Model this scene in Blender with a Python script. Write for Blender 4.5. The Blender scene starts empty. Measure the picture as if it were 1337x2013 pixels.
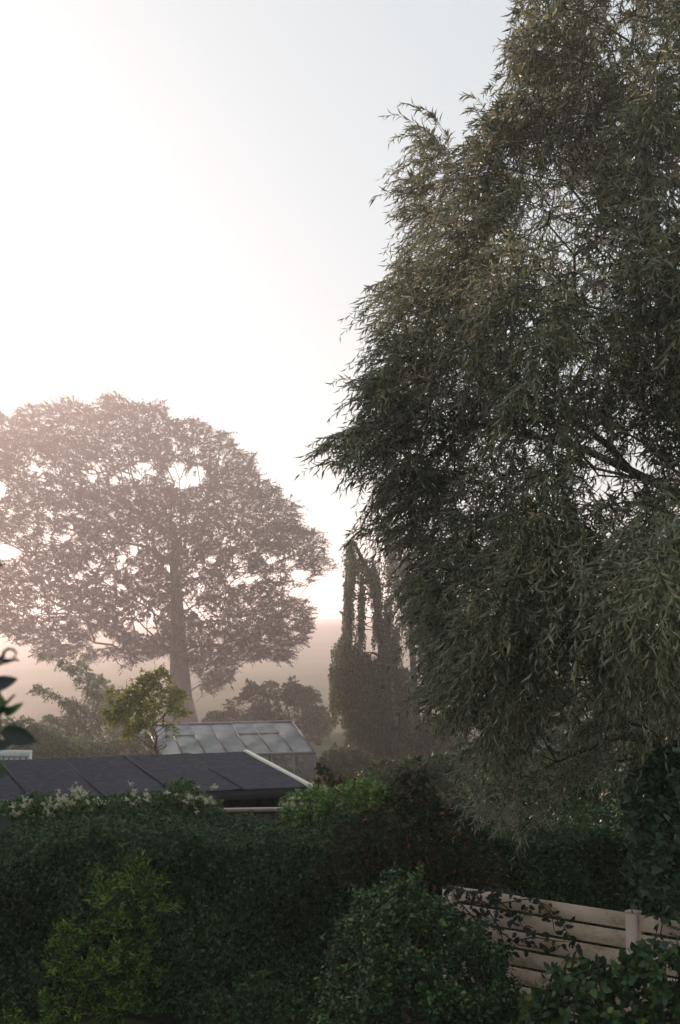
import bpy, math, random
import numpy as np
from mathutils import Vector, Matrix, noise as mnoise

SC = bpy.context.scene
COL = SC.collection
R = math.radians
rng = np.random.default_rng(7)
random.seed(7)

# ------------------------------------------------------------------ camera
CAM = np.array([0.0, 0.0, 4.6])
FPX = 50.0 / 36.0 * 2013.0            # focal length in photograph pixels
CX, CY = 668.5, 1006.5
PITCH = math.atan((1200 - CY) / FPX)  # eye level lies at row 1200 of the photograph
cam = bpy.data.cameras.new('camera')
cam.sensor_fit = 'VERTICAL'
cam.sensor_height = 36.0
cam.sensor_width = 24.0
cam.lens = 50.0
cam.clip_start = 0.05
cam.clip_end = 6000
cam.dof.use_dof = True
cam.dof.focus_distance = 14.0
cam.dof.aperture_fstop = 6.3
camo = bpy.data.objects.new('camera', cam)
camo.location = CAM
camo.rotation_euler = (R(90) + PITCH, 0, 0)
COL.objects.link(camo)
SC.camera = camo

# ------------------------------------------------------------------ sky, sun, exposure
SUN_EL, SUN_AZ = 13.0, -28.0           # azimuth from the view direction, negative = to the left
w = bpy.data.worlds.new('World')
SC.world = w
w.use_nodes = True
nt = w.node_tree
nt.nodes.clear()
sky = nt.nodes.new('ShaderNodeTexSky')
sky.sky_type = 'NISHITA'
sky.sun_disc = False
sky.sun_elevation = R(SUN_EL)
sky.sun_rotation = R(SUN_AZ)
sky.altitude = 50
sky.air_density = 1.0
sky.dust_density = 0.8
sky.ozone_density = 1.0
bg = nt.nodes.new('ShaderNodeBackground')
bg.inputs['Strength'].default_value = 0.13
wo = nt.nodes.new('ShaderNodeOutputWorld')
hs = nt.nodes.new('ShaderNodeHueSaturation')      # high mist: the sky is paler and more even than clear air
hs.inputs['Saturation'].default_value = 0.55
hs.inputs['Value'].default_value = 0.24
nt.links.new(sky.outputs[0], hs.inputs['Color'])
veil = nt.nodes.new('ShaderNodeMix')
veil.data_type = 'RGBA'
veil.blend_type = 'ADD'
veil.inputs['Factor'].default_value = 1.0
veil.inputs['B'].default_value = (4.45, 4.85, 5.0, 1)
nt.links.new(hs.outputs[0], veil.inputs['A'])
nt.links.new(veil.outputs['Result'], bg.inputs[0])
nt.links.new(bg.outputs[0], wo.inputs[0])

sl = bpy.data.lights.new('sun', 'SUN')
sl.energy = 5.0
sl.angle = R(0.53)
sl.color = (1.0, 0.77, 0.645)
sun = bpy.data.objects.new('sun', sl)
sd = Vector((math.sin(R(SUN_AZ)) * math.cos(R(SUN_EL)), math.cos(R(SUN_AZ)) * math.cos(R(SUN_EL)), math.sin(R(SUN_EL))))
sun.rotation_euler = (-sd).to_track_quat('-Z', 'Y').to_euler()
sun.location = (0, 0, 60)
COL.objects.link(sun)

SC.view_settings.view_transform = 'Standard'
SC.view_settings.look = 'None'
SC.view_settings.exposure = -0.02
SC.view_settings.gamma = 1.0
SC.view_settings.use_curve_mapping = False
SC.render.engine = 'CYCLES'
cy = SC.cycles
cy.max_bounces = 6
cy.diffuse_bounces = 2
cy.glossy_bounces = 2
cy.transmission_bounces = 4
cy.transparent_max_bounces = 8
cy.volume_bounces = 1
cy.use_denoising = True
cy.caustics_reflective = False
cy.caustics_refractive = False

# ------------------------------------------------------------------ pixel <-> world helpers (photograph pixels)
_cp, _sp = math.cos(PITCH), math.sin(PITCH)


def P(px, py, Y):
    """world point seen at photograph pixel (px,py) in the plane at depth y = Y"""
    u = (np.asarray(px, float) - CX) / FPX
    v = -(np.asarray(py, float) - CY) / FPX
    dy = _cp - v * _sp
    dz = _sp + v * _cp
    Y = np.asarray(Y, float)
    return np.stack([u / dy * Y, Y + 0 * u, CAM[2] + dz / dy * Y], -1)


def proj(p):
    q = np.asarray(p, float) - CAM
    f = q[..., 1] * _cp + q[..., 2] * _sp
    up = -q[..., 1] * _sp + q[..., 2] * _cp
    f = np.maximum(f, 1e-3)
    return CX + FPX * q[..., 0] / f, CY - FPX * up / f


def inside(poly, x, y):
    poly = np.asarray(poly, float)
    x = np.asarray(x, float)
    y = np.asarray(y, float)
    c = np.zeros(x.shape, bool)
    j = len(poly) - 1
    for i in range(len(poly)):
        xi, yi = poly[i]
        xj, yj = poly[j]
        if yi != yj:
            cond = ((yi > y) != (yj > y)) & (x < (xj - xi) * (y - yi) / (yj - yi) + xi)
            c ^= cond
        j = i
    return c


def edge_dist(poly, x, y):
    poly = np.asarray(poly, float)
    d = np.full(np.shape(x), 1e9)
    for i in range(len(poly)):
        a = poly[i]
        b = poly[(i + 1) % len(poly)]
        ab = b - a
        t = np.clip(((x - a[0]) * ab[0] + (y - a[1]) * ab[1]) / max(ab @ ab, 1e-9), 0, 1)
        d = np.minimum(d, np.hypot(x - a[0] - t * ab[0], y - a[1] - t * ab[1]))
    return d


def nrm(v):
    return v / np.maximum(np.linalg.norm(v, axis=-1, keepdims=True), 1e-9)


def vnoise(p, f, off=0.0):
    """cheap smooth value noise for arrays (sum of sines, no lattice)"""
    p = np.asarray(p, float) * f + off
    x, y, z = p[..., 0], p[..., 1], p[..., 2]
    return (np.sin(x * 1.7 + 1.3 * np.sin(y * 1.1 + z)) + np.sin(y * 1.9 + 1.7 * np.sin(z * 1.3 + x * .7))
            + np.sin(z * 2.1 + 1.5 * np.sin(x * 1.2 - y))) / 3.0


def gz(x, y):
    """ground height: level garden, then falling away into the valley, then a low far hill"""
    x = np.asarray(x, float)
    y = np.asarray(y, float)
    s = np.clip((y - 20) / 30, 0, 1)
    z = -1.05 * s * s * (3 - 2 * s)
    s2 = np.clip((y - 50) / 65, 0, 1)
    z = z - 3.5 * s2 * s2 * (3 - 2 * s2)
    h = np.clip((y - 240) / 220, 0, 1)
    h = h * h * (3 - 2 * h)
    ridge = 3.3 + 1.1 * np.sin(x * 0.018 + 0.9) + 0.5 * np.sin(x * 0.05)
    z = z + h * ridge
    z = z + 0.05 * np.sin(x * .45 + y * .2) * np.clip((y - 25) / 40, 0, 1)
    return z


# ------------------------------------------------------------------ object helpers
def link(o, parent=None):
    COL.objects.link(o)
    if parent is not None:
        o.parent = parent
    return o


def tag(o, label=None, cat=None, group=None, kind=None):
    if label:
        o['label'] = label
    if cat:
        o['category'] = cat
    if group:
        o['group'] = group
    if kind:
        o['kind'] = kind
    return o


def empty(name, loc, label, cat, group=None):
    o = bpy.data.objects.new(name, None)
    o.location = loc
    o.empty_display_size = 0.2
    COL.objects.link(o)
    return tag(o, label, cat, group)


def mesh_np(name, verts, faces_flat, loop_starts, mat=None, smooth=False):
    me = bpy.data.meshes.new(name)
    verts = np.asarray(verts, np.float32)
    faces_flat = np.asarray(faces_flat, np.int32)
    loop_starts = np.asarray(loop_starts, np.int32)
    me.vertices.add(len(verts))
    me.vertices.foreach_set('co', verts.ravel())
    me.loops.add(len(faces_flat))
    me.loops.foreach_set('vertex_index', faces_flat)
    me.polygons.add(len(loop_starts))
    me.polygons.foreach_set('loop_start', loop_starts)
    if smooth:
        me.polygons.foreach_set('use_smooth', np.ones(len(loop_starts), bool))
    me.update(calc_edges=True)
    if mat:
        me.materials.append(mat)
    return me


def mesh_py(name, verts, faces, mat=None, smooth=False):
    flat = [i for f in faces for i in f]
    st = np.cumsum([0] + [len(f) for f in faces[:-1]])
    return mesh_np(name, verts, flat, st, mat, smooth)


def obj(name, me, parent=None, loc=None):
    o = bpy.data.objects.new(name, me)
    link(o, parent)
    if loc is not None:
        o.location = loc
    return o


class MB:
    """collects boxes and tubes, builds one mesh object"""

    def __init__(self):
        self.v, self.f = [], []

    def add(self, v, f):
        n = len(self.v)
        self.v += [tuple(map(float, p)) for p in v]
        self.f += [tuple(i + n for i in q) for q in f]
        return self

    def frame_box(self, o, ax, ay, az, bevel=0.0):
        """box from corner o with edge vectors ax, ay, az"""
        o, ax, ay, az = map(lambda q: np.asarray(q, float), (o, ax, ay, az))
        if bevel <= 0:
            v = [o, o + ax, o + ax + ay, o + ay, o + az, o + ax + az, o + ax + ay + az, o + ay + az]
            f = [(0, 3, 2, 1), (4, 5, 6, 7), (0, 1, 5, 4), (1, 2, 6, 5), (2, 3, 7, 6), (3, 0, 4, 7)]
            return self.add(v, f)
        lx, ly, lz = (np.linalg.norm(q) for q in (ax, ay, az))
        ux, uy, uz = ax / lx, ay / ly, az / lz
        b = min(bevel, .3 * lx, .3 * ly, .3 * lz)
        v, idx = [], {}
        for sx in (0, 1):
            for sy in (0, 1):
                for sz in (0, 1):
                    c = o + ax * sx + ay * sy + az * sz
                    dx, dy, dz = (ux * b * (1 - 2 * sx), uy * b * (1 - 2 * sy), uz * b * (1 - 2 * sz))
                    for k, p in enumerate((c + dy + dz, c + dx + dz, c + dx + dy)):
                        idx[(sx, sy, sz, k)] = len(v)
                        v.append(p)
        f = []
        for k in range(3):
            for s in (0, 1):
                q = []
                for a, b2 in ((0, 0), (1, 0), (1, 1), (0, 1)):
                    t = [0, 0, 0]
                    t[k] = s
                    t[(k + 1) % 3] = a
                    t[(k + 2) % 3] = b2
                    q.append(idx[(*t, k)])
                f.append(tuple(q) if s else tuple(q[::-1]))
        for k in range(3):
            k1, k2 = (k + 1) % 3, (k + 2) % 3
            for a in (0, 1):
                for b2 in (0, 1):
                    t0, t1 = [0, 0, 0], [0, 0, 0]
                    t0[k1] = t1[k1] = a
                    t0[k2] = t1[k2] = b2
                    t1[k] = 1
                    q = (idx[(*t0, k1)], idx[(*t1, k1)], idx[(*t1, k2)], idx[(*t0, k2)])
                    f.append(q if (a != b2) else q[::-1])
        for s in [(x, y, z) for x in (0, 1) for y in (0, 1) for z in (0, 1)]:
            q = tuple(idx[(*s, k)] for k in range(3))
            f.append(q if sum(s) % 2 else q[::-1])
        return self.add(v, f)

    def tube(self, pts, rad, sides=6):
        pts = np.asarray(pts, float)
        n = len(pts)
        rad = np.broadcast_to(np.asarray(rad, float), (n,))
        t = np.gradient(pts, axis=0)
        t = nrm(t)
        ref = np.array([0.0, 0, 1.0]) if abs(t[:, 2]).mean() < .8 else np.array([1.0, 0.1, 0])
        a = nrm(np.cross(t, ref))
        b = np.cross(t, a)
        ang = np.arange(sides) * 2 * np.pi / sides
        ring = pts[:, None] + rad[:, None, None] * (a[:, None] * np.cos(ang)[None, :, None] + b[:, None] * np.sin(ang)[None, :, None])
        v = ring.reshape(-1, 3)
        f = []
        for i in range(n - 1):
            for k in range(sides):
                k2 = (k + 1) % sides
                f.append((i * sides + k, i * sides + k2, (i + 1) * sides + k2, (i + 1) * sides + k))
        f.append(tuple(range(sides))[::-1])
        f.append(tuple(range((n - 1) * sides, n * sides)))
        return self.add(v, f)

    def build(self, name, mat, parent=None, loc=(0, 0, 0), smooth=False):
        v = np.array(self.v) - np.asarray(loc, float)
        return obj(name, mesh_py(name, v, self.f, mat, smooth), parent)


# ------------------------------------------------------------------ materials
def newmat(name):
    m = bpy.data.materials.new(name)
    m.use_nodes = True
    t = m.node_tree
    t.nodes.clear()
    out = t.nodes.new('ShaderNodeOutputMaterial')
    return m, t, out


def ramp(t, fac, stops):
    r = t.nodes.new('ShaderNodeValToRGB')
    e = r.color_ramp.elements
    while len(e) < len(stops):
        e.new(0.5)
    for k, (p, c) in enumerate(stops):
        e[k].position = p
        e[k].color = (*c, 1)
    t.links.new(fac, r.inputs[0])
    return r.outputs[0]


def leaf_mat(name, stops, under=None, transl=0.25, rough=0.5, spec=0.3):
    """leaf: colour varies from leaf to leaf, paler underside, a little light passes through"""
    m, t, out = newmat(name)
    geo = t.nodes.new('ShaderNodeNewGeometry')
    oi = t.nodes.new('ShaderNodeObjectInfo')
    add = t.nodes.new('ShaderNodeMath')
    add.operation = 'ADD'
    t.links.new(geo.outputs['Random Per Island'], add.inputs[0])
    t.links.new(oi.outputs['Random'], add.inputs[1])
    fr = t.nodes.new('ShaderNodeMath')
    fr.operation = 'FRACT'
    t.links.new(add.outputs[0], fr.inputs[0])
    col = ramp(t, fr.outputs[0], stops)
    if under:
        mx = t.nodes.new('ShaderNodeMix')
        mx.data_type = 'RGBA'
        t.links.new(geo.outputs['Backfacing'], mx.inputs['Factor'])
        t.links.new(col, mx.inputs['A'])
        mx.inputs['B'].default_value = (*under, 1)
        col = mx.outputs['Result']
    b = t.nodes.new('ShaderNodeBsdfPrincipled')
    b.inputs['Roughness'].default_value = rough
    b.inputs['Specular IOR Level'].default_value = spec
    t.links.new(col, b.inputs['Base Color'])
    tr = t.nodes.new('ShaderNodeBsdfTranslucent')
    t.links.new(col, tr.inputs['Color'])
    ms = t.nodes.new('ShaderNodeMixShader')
    ms.inputs[0].default_value = transl
    t.links.new(b.outputs[0], ms.inputs[1])
    t.links.new(tr.outputs[0], ms.inputs[2])
    t.links.new(ms.outputs[0], out.inputs['Surface'])
    return m


def solid_mat(name, stops, scale=6.0, rough=0.7, bump=0.2, bscale=None, detail=8, spec=0.3, stretch=(1, 1, 1), metal=0.0):
    m, t, out = newmat(name)
    tc = t.nodes.new('ShaderNodeTexCoord')
    mp = t.nodes.new('ShaderNodeMapping')
    mp.inputs['Scale'].default_value = stretch
    t.links.new(tc.outputs['Object'], mp.inputs[0])
    oi = t.nodes.new('ShaderNodeObjectInfo')
    off = t.nodes.new('ShaderNodeVectorMath')
    off.operation = 'ADD'
    sc_ = t.nodes.new('ShaderNodeVectorMath')
    sc_.operation = 'SCALE'
    sc_.inputs[3].default_value = 37.0
    cmb = t.nodes.new('ShaderNodeCombineXYZ')
    for k in range(3):
        t.links.new(oi.outputs['Random'], cmb.inputs[k])
    t.links.new(cmb.outputs[0], sc_.inputs[0])
    t.links.new(mp.outputs[0], off.inputs[0])
    t.links.new(sc_.outputs[0], off.inputs[1])
    n = t.nodes.new('ShaderNodeTexNoise')
    n.inputs['Scale'].default_value = scale
    n.inputs['Detail'].default_value = detail
    n.inputs['Roughness'].default_value = 0.65
    t.links.new(off.outputs[0], n.inputs['Vector'])
    col = ramp(t, n.outputs[0], stops)
    b = t.nodes.new('ShaderNodeBsdfPrincipled')
    b.inputs['Roughness'].default_value = rough
    b.inputs['Specular IOR Level'].default_value = spec
    b.inputs['Metallic'].default_value = metal
    t.links.new(col, b.inputs['Base Color'])
    if bump:
        n2 = t.nodes.new('ShaderNodeTexNoise')
        n2.inputs['Scale'].default_value = bscale or scale * 6
        n2.inputs['Detail'].default_value = 6
        t.links.new(off.outputs[0], n2.inputs['Vector'])
        bp = t.nodes.new('ShaderNodeBump')
        bp.inputs['Strength'].default_value = bump
        bp.inputs['Distance'].default_value = 0.01
        t.links.new(n2.outputs[0], bp.inputs['Height'])
        t.links.new(bp.outputs[0], b.inputs['Normal'])
    t.links.new(b.outputs[0], out.inputs['Surface'])
    return m


M = {}
M['bark'] = solid_mat('bark', [(.3, (.03, .025, .02)), (.7, (.075, .062, .05))], 5, .9, .6, 20, stretch=(1, 1, .3))
M['bark_grey'] = solid_mat('grey_bark', [(.3, (.06, .05, .045)), (.7, (.12, .10, .09))], 2, .9, .5, 8, stretch=(1, 1, .3))
M['twig'] = solid_mat('twig_bark', [(.3, (.04, .03, .02)), (.7, (.09, .07, .04))], 9, .8, 0)
M['willow_twig'] = solid_mat('willow_twig_bark', [(.3, (.10, .10, .03)), (.7, (.16, .13, .04))], 9, .7, 0)
M['red_stem'] = solid_mat('reddish_stem', [(.3, (.09, .04, .03)), (.7, (.16, .08, .05))], 9, .8, 0)
M['willow'] = leaf_mat('willow_leaf', [(0, (.034, .052, .026)), (.35, (.075, .095, .05)), (.62, (.16, .17, .09)), (.82, (.33, .315, .19)), (1, (.50, .41, .24))], (.27, .27, .20), .36, .45, .35)  # palest warm stops put leaf highlights into the colour
M['beech'] = leaf_mat('beech_leaf', [(0, (.06, .038, .026)), (.6, (.09, .055, .036)), (1, (.13, .072, .042))], None, .22, .7, .1)
M['birch'] = leaf_mat('birch_leaf', [(0, (.07, .09, .05)), (.6, (.11, .13, .075)), (1, (.17, .18, .09))], None, .4, .6, .2)
M['yellow'] = leaf_mat('yellowing_leaf', [(0, (.13, .18, .045)), (.5, (.22, .27, .065)), (.85, (.38, .36, .09)), (1, (.46, .32, .1))], None, .45, .55, .25)
M['greygreen'] = leaf_mat('grey_green_leaf', [(0, (.10, .14, .075)), (.6, (.15, .19, .10)), (1, (.22, .25, .13))], None, .3, .6, .2)
M['midgreen'] = leaf_mat('mid_green_leaf', [(0, (.045, .06, .03)), (.6, (.07, .085, .045)), (1, (.11, .10, .06))], None, .3, .6, .2)
M['hedge'] = leaf_mat('hedge_leaf', [(0, (.010, .034, .010)), (.5, (.026, .068, .020)), (.8, (.06, .115, .035)), (.96, (.12, .18, .06)), (1, (.14, .08, .045))], None, .25, .5, .2)
M['climber'] = leaf_mat('climber_leaf', [(0, (.04, .085, .025)), (.6, (.085, .15, .045)), (1, (.18, .23, .08))], None, .25, .5, .3)
M['petal'] = leaf_mat('cream_petal', [(0, (.52, .48, .33)), (1, (.70, .66, .50))], None, .3, .7, .1)
M['bright'] = leaf_mat('fresh_green_leaf', [(0, (.05, .12, .025)), (.55, (.14, .25, .055)), (1, (.34, .42, .13))], None, .25, .5, .3)
M['russet'] = leaf_mat('russet_leaf', [(0, (.014, .034, .012)), (.55, (.030, .058, .020)), (.82, (.06, .065, .026)), (.93, (.10, .065, .03)), (.98, (.28, .11, .03)), (1, (.34, .12, .03))], None, .25, .6, .12)
M['whorl'] = leaf_mat('yellow_green_leaf', [(0, (.015, .045, .009)), (.5, (.04, .10, .016)), (.74, (.15, .25, .035)), (.96, (.26, .34, .06)), (1, (.3, .16, .04))], None, .2, .5, .25)
M['bluegreen'] = leaf_mat('blue_green_leaf', [(0, (.014, .036, .012)), (.55, (.026, .062, .02)), (.84, (.09, .17, .06)), (1, (.18, .26, .09))], None, .2, .5, .25)
M['ivy'] = leaf_mat('ivy_leaf', [(0, (.02, .055, .032)), (.5, (.06, .115, .065)), (1, (.15, .22, .13))], None, .15, .4, .4)
M['broad'] = leaf_mat('broad_green_leaf', [(0, (.02, .045, .015)), (.6, (.035, .075, .022)), (.93, (.06, .11, .03)), (1, (.2, .2, .04))], None, .2, .45, .4)
M['vine'] = leaf_mat('vine_leaf', [(0, (.012, .02, .012)), (.7, (.022, .035, .018)), (1, (.04, .05, .02))], None, .12, .5, .3)
M['glossy'] = leaf_mat('dark_glossy_leaf', [(0, (.012, .022, .016)), (.75, (.018, .03, .02)), (1, (.03, .05, .02))], None, .06, .4, .4)
M['fresh'] = leaf_mat('young_leaf', [(0, (.06, .12, .03)), (1, (.10, .17, .04))], None, .3, .45, .35)
M['felt'] = solid_mat('roofing_felt', [(.32, (.016, .014, .024)), (.5, (.036, .032, .046)), (.68, (.072, .064, .078))], 9, .85, .7, 70, spec=.2, detail=15)
M['tar'] = solid_mat('felt_lap', [(.3, (.016, .015, .018)), (.7, (.028, .026, .03))], 6, .7, .3)
M['cream_paint'] = solid_mat('cream_paint', [(.25, (.62, .56, .47)), (.7, (.78, .72, .62))], 5, .5, .1)
M['dark_wood'] = solid_mat('dark_stained_wood', [(.3, (.028, .024, .028)), (.7, (.05, .043, .045))], 5, .8, .4, 30, stretch=(1, 1, .15))
M['pink_wood'] = solid_mat('weathered_pink_wood', [(.25, (.30, .22, .18)), (.75, (.45, .36, .30))], 5, .8, .3, 40)
M['paling'] = solid_mat('weathered_paling', [(.25, (.09, .075, .065)), (.75, (.16, .13, .115))], 5, .8, .3, 40, stretch=(1, 1, .2))
M['alu'] = solid_mat('dull_aluminium', [(.3, (.10, .10, .11)), (.7, (.16, .16, .17))], 6, .5, .1, metal=.2)
M['fence'] = solid_mat('lichened_board', [(.25, (.18, .14, .07)), (.40, (.46, .36, .22)), (.5, (.68, .51, .40)), (.65, (.76, .57, .47)), (.85, (.84, .65, .55))], 2.6, .9, .8, 45, detail=14, stretch=(1.2, 1.2, 2.2))
M['fence_post'] = solid_mat('pinkish_post', [(.25, (.60, .46, .39)), (.75, (.78, .61, .53))], 6, .9, .5, 60)
M['white_paint'] = solid_mat('white_paint', [(.25, (.62, .60, .58)), (.7, (.78, .77, .75))], 7, .5, .15)


def ground_mat():
    m, t, out = newmat('meadow')
    tc = t.nodes.new('ShaderNodeTexCoord')
    n = t.nodes.new('ShaderNodeTexNoise')
    n.inputs['Scale'].default_value = .06
    n.inputs['Detail'].default_value = 12
    t.links.new(tc.outputs['Object'], n.inputs['Vector'])
    n2 = t.nodes.new('ShaderNodeTexNoise')
    n2.inputs['Scale'].default_value = 4
    n2.inputs['Detail'].default_value = 8
    t.links.new(tc.outputs['Object'], n2.inputs['Vector'])
    mx = t.nodes.new('ShaderNodeMath')
    mx.operation = 'MULTIPLY_ADD'
    mx.inputs[1].default_value = .4
    t.links.new(n2.outputs[0], mx.inputs[0])
    t.links.new(n.outputs[0], mx.inputs[2])
    col = ramp(t, mx.outputs[0], [(.45, (.05, .06, .025)), (.7, (.08, .085, .04)), (.9, (.12, .10, .055))])
    b = t.nodes.new('ShaderNodeBsdfPrincipled')
    b.inputs['Roughness'].default_value = .95
    b.inputs['Specular IOR Level'].default_value = .1
    t.links.new(col, b.inputs['Base Color'])
    t.links.new(b.outputs[0], out.inputs['Surface'])
    return m


M['ground'] = ground_mat()


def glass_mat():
    m, t, out = newmat('sky_tinted_greenhouse_glass')
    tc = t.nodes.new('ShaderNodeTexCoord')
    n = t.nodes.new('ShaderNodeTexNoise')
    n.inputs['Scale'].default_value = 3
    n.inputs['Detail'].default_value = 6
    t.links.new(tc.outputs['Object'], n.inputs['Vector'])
    col = ramp(t, n.outputs[0], [(.3, (.42, .49, .56)), (.7, (.58, .66, .73))])  # bluish cast puts the sky's reflection into the pane colour
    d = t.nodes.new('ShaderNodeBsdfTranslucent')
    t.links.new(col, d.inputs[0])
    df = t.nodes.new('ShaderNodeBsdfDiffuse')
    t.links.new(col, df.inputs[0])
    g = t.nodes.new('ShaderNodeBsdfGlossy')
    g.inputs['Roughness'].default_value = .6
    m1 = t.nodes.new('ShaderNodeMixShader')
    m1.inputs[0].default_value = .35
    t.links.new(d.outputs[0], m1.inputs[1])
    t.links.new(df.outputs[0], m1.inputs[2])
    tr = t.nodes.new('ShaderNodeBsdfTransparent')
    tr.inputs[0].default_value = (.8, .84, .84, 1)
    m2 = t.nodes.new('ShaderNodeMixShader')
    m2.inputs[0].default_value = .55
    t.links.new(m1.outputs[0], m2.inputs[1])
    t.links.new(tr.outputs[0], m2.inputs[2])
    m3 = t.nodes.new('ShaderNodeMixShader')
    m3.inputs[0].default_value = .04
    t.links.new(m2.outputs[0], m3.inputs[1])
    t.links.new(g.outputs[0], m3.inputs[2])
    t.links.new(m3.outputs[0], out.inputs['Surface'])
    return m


M['glass'] = glass_mat()


def wall_glass_mat():
    m, t, out = newmat('clear_greenhouse_glass')
    d = t.nodes.new('ShaderNodeBsdfDiffuse')
    d.inputs[0].default_value = (.22, .24, .25, 1)
    tr = t.nodes.new('ShaderNodeBsdfTransparent')
    tr.inputs[0].default_value = (.82, .86, .86, 1)
    ms = t.nodes.new('ShaderNodeMixShader')
    ms.inputs[0].default_value = .72
    t.links.new(d.outputs[0], ms.inputs[1])
    t.links.new(tr.outputs[0], ms.inputs[2])
    t.links.new(ms.outputs[0], out.inputs['Surface'])
    return m


M['glass_wall'] = wall_glass_mat()

# ------------------------------------------------------------------ leaves
LEAF = {
    'lance': ([(0, 0, 0), (.28, .5, .10), (.28, -.5, .10), (.65, .38, .06), (.65, -.38, .06), (1, 0, -.16), (.28, 0, 0), (.65, 0, -.05)],
              [(0, 2, 6), (0, 6, 1), (2, 4, 7, 6), (6, 7, 3, 1), (4, 5, 7), (7, 5, 3)]),
    'oval': ([(0, 0, 0), (.3, .46, .08), (.3, -.46, .08), (.68, .40, .04), (.68, -.40, .04), (1, 0, -.12), (.3, 0, 0), (.68, 0, -.04)],
             [(0, 2, 6), (0, 6, 1), (2, 4, 7, 6), (6, 7, 3, 1), (4, 5, 7), (7, 5, 3)]),
    'ivy': ([(0, 0, 0), (-.08, .32, .03), (.18, .55, .02), (.42, .26, .05), (1, 0, -.08), (.42, -.26, .05), (.18, -.55, .02), (-.08, -.32, .03), (.3, 0, 0)],
            [(0, 8, 1), (1, 8, 2), (2, 8, 3), (3, 8, 4), (4, 8, 5), (5, 8, 6), (6, 8, 7), (7, 8, 0)]),
    'lance4': ([(0, 0, 0), (.42, .5, .05), (1, 0, -.14), (.42, -.5, .05), (.42, 0, -.03)], [(0, 3, 4), (0, 4, 1), (3, 2, 4), (4, 2, 1)]),
    'small': ([(0, 0, 0), (.45, .5, .06), (1, 0, -.08), (.45, -.5, .06)], [(0, 3, 2, 1)]),
}


def leaf_batch(name, tmpl, pos, ax, nz, ln, wd, mat, parent, loc, n_parts=0, part_name='leaf'):
    """real leaves: the ones that show largest are objects of their own, the rest one joined part"""
    tv, tf = LEAF[tmpl]
    tv = np.array(tv, float)
    pos, ax, nz = np.asarray(pos), nrm(np.asarray(ax)), np.asarray(nz)
    n = len(pos)
    ln = np.broadcast_to(ln, (n,)).copy()
    wd = np.broadcast_to(wd, (n,)).copy()
    y = nrm(np.cross(nz, ax))
    z = np.cross(ax, y)
    sel = np.zeros(n, bool)
    if n_parts:
        px, py = proj(pos)
        dist = np.linalg.norm(pos - CAM, axis=1)
        face = np.abs((z * nrm(pos - CAM)).sum(1))
        vis = (px > 5) & (px < 1332) & (py > 5) & (py < 2008)
        score = np.where(vis, ln * wd * (.3 + face) / dist ** 2 / (1 + 0), -1)
        front = np.argsort(-score)[:int(n_parts)]
        front = front[score[front] > 0]
        sel[front] = True
    keep = ~sel
    if keep.any():
        k = keep
        m_ = int(k.sum())
        V = (pos[k][:, None] + ax[k][:, None] * (tv[None, :, 0:1] * ln[k][:, None, None])
             + y[k][:, None] * (tv[None, :, 1:2] * wd[k][:, None, None])
             + z[k][:, None] * (tv[None, :, 2:3] * ln[k][:, None, None]))
        nv = len(tv)
        flat = np.array([i for f in tf for i in f])
        sz = np.array([len(f) for f in tf])
        F = (flat[None] + (np.arange(m_) * nv)[:, None]).ravel()
        st = np.cumsum(np.concatenate([[0], np.tile(sz, m_)]))[:-1]
        me = mesh_np(name, V.reshape(-1, 3) - np.asarray(loc, float), F, st, mat)
        o = obj(name, me, parent)
        o['kind'] = 'stuff'
    if sel.any():
        me = mesh_py(part_name, tv, tf, mat)
        for i in np.nonzero(sel)[0]:
            o = bpy.data.objects.new(part_name, me)
            c = pos[i] - np.asarray(loc, float)
            mt = Matrix(((ax[i][0] * ln[i], y[i][0] * wd[i], z[i][0] * ln[i], c[0]),
                         (ax[i][1] * ln[i], y[i][1] * wd[i], z[i][1] * ln[i], c[1]),
                         (ax[i][2] * ln[i], y[i][2] * wd[i], z[i][2] * ln[i], c[2]),
                         (0, 0, 0, 1)))
            COL.objects.link(o)
            o.parent = parent
            o.matrix_basis = mt


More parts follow.
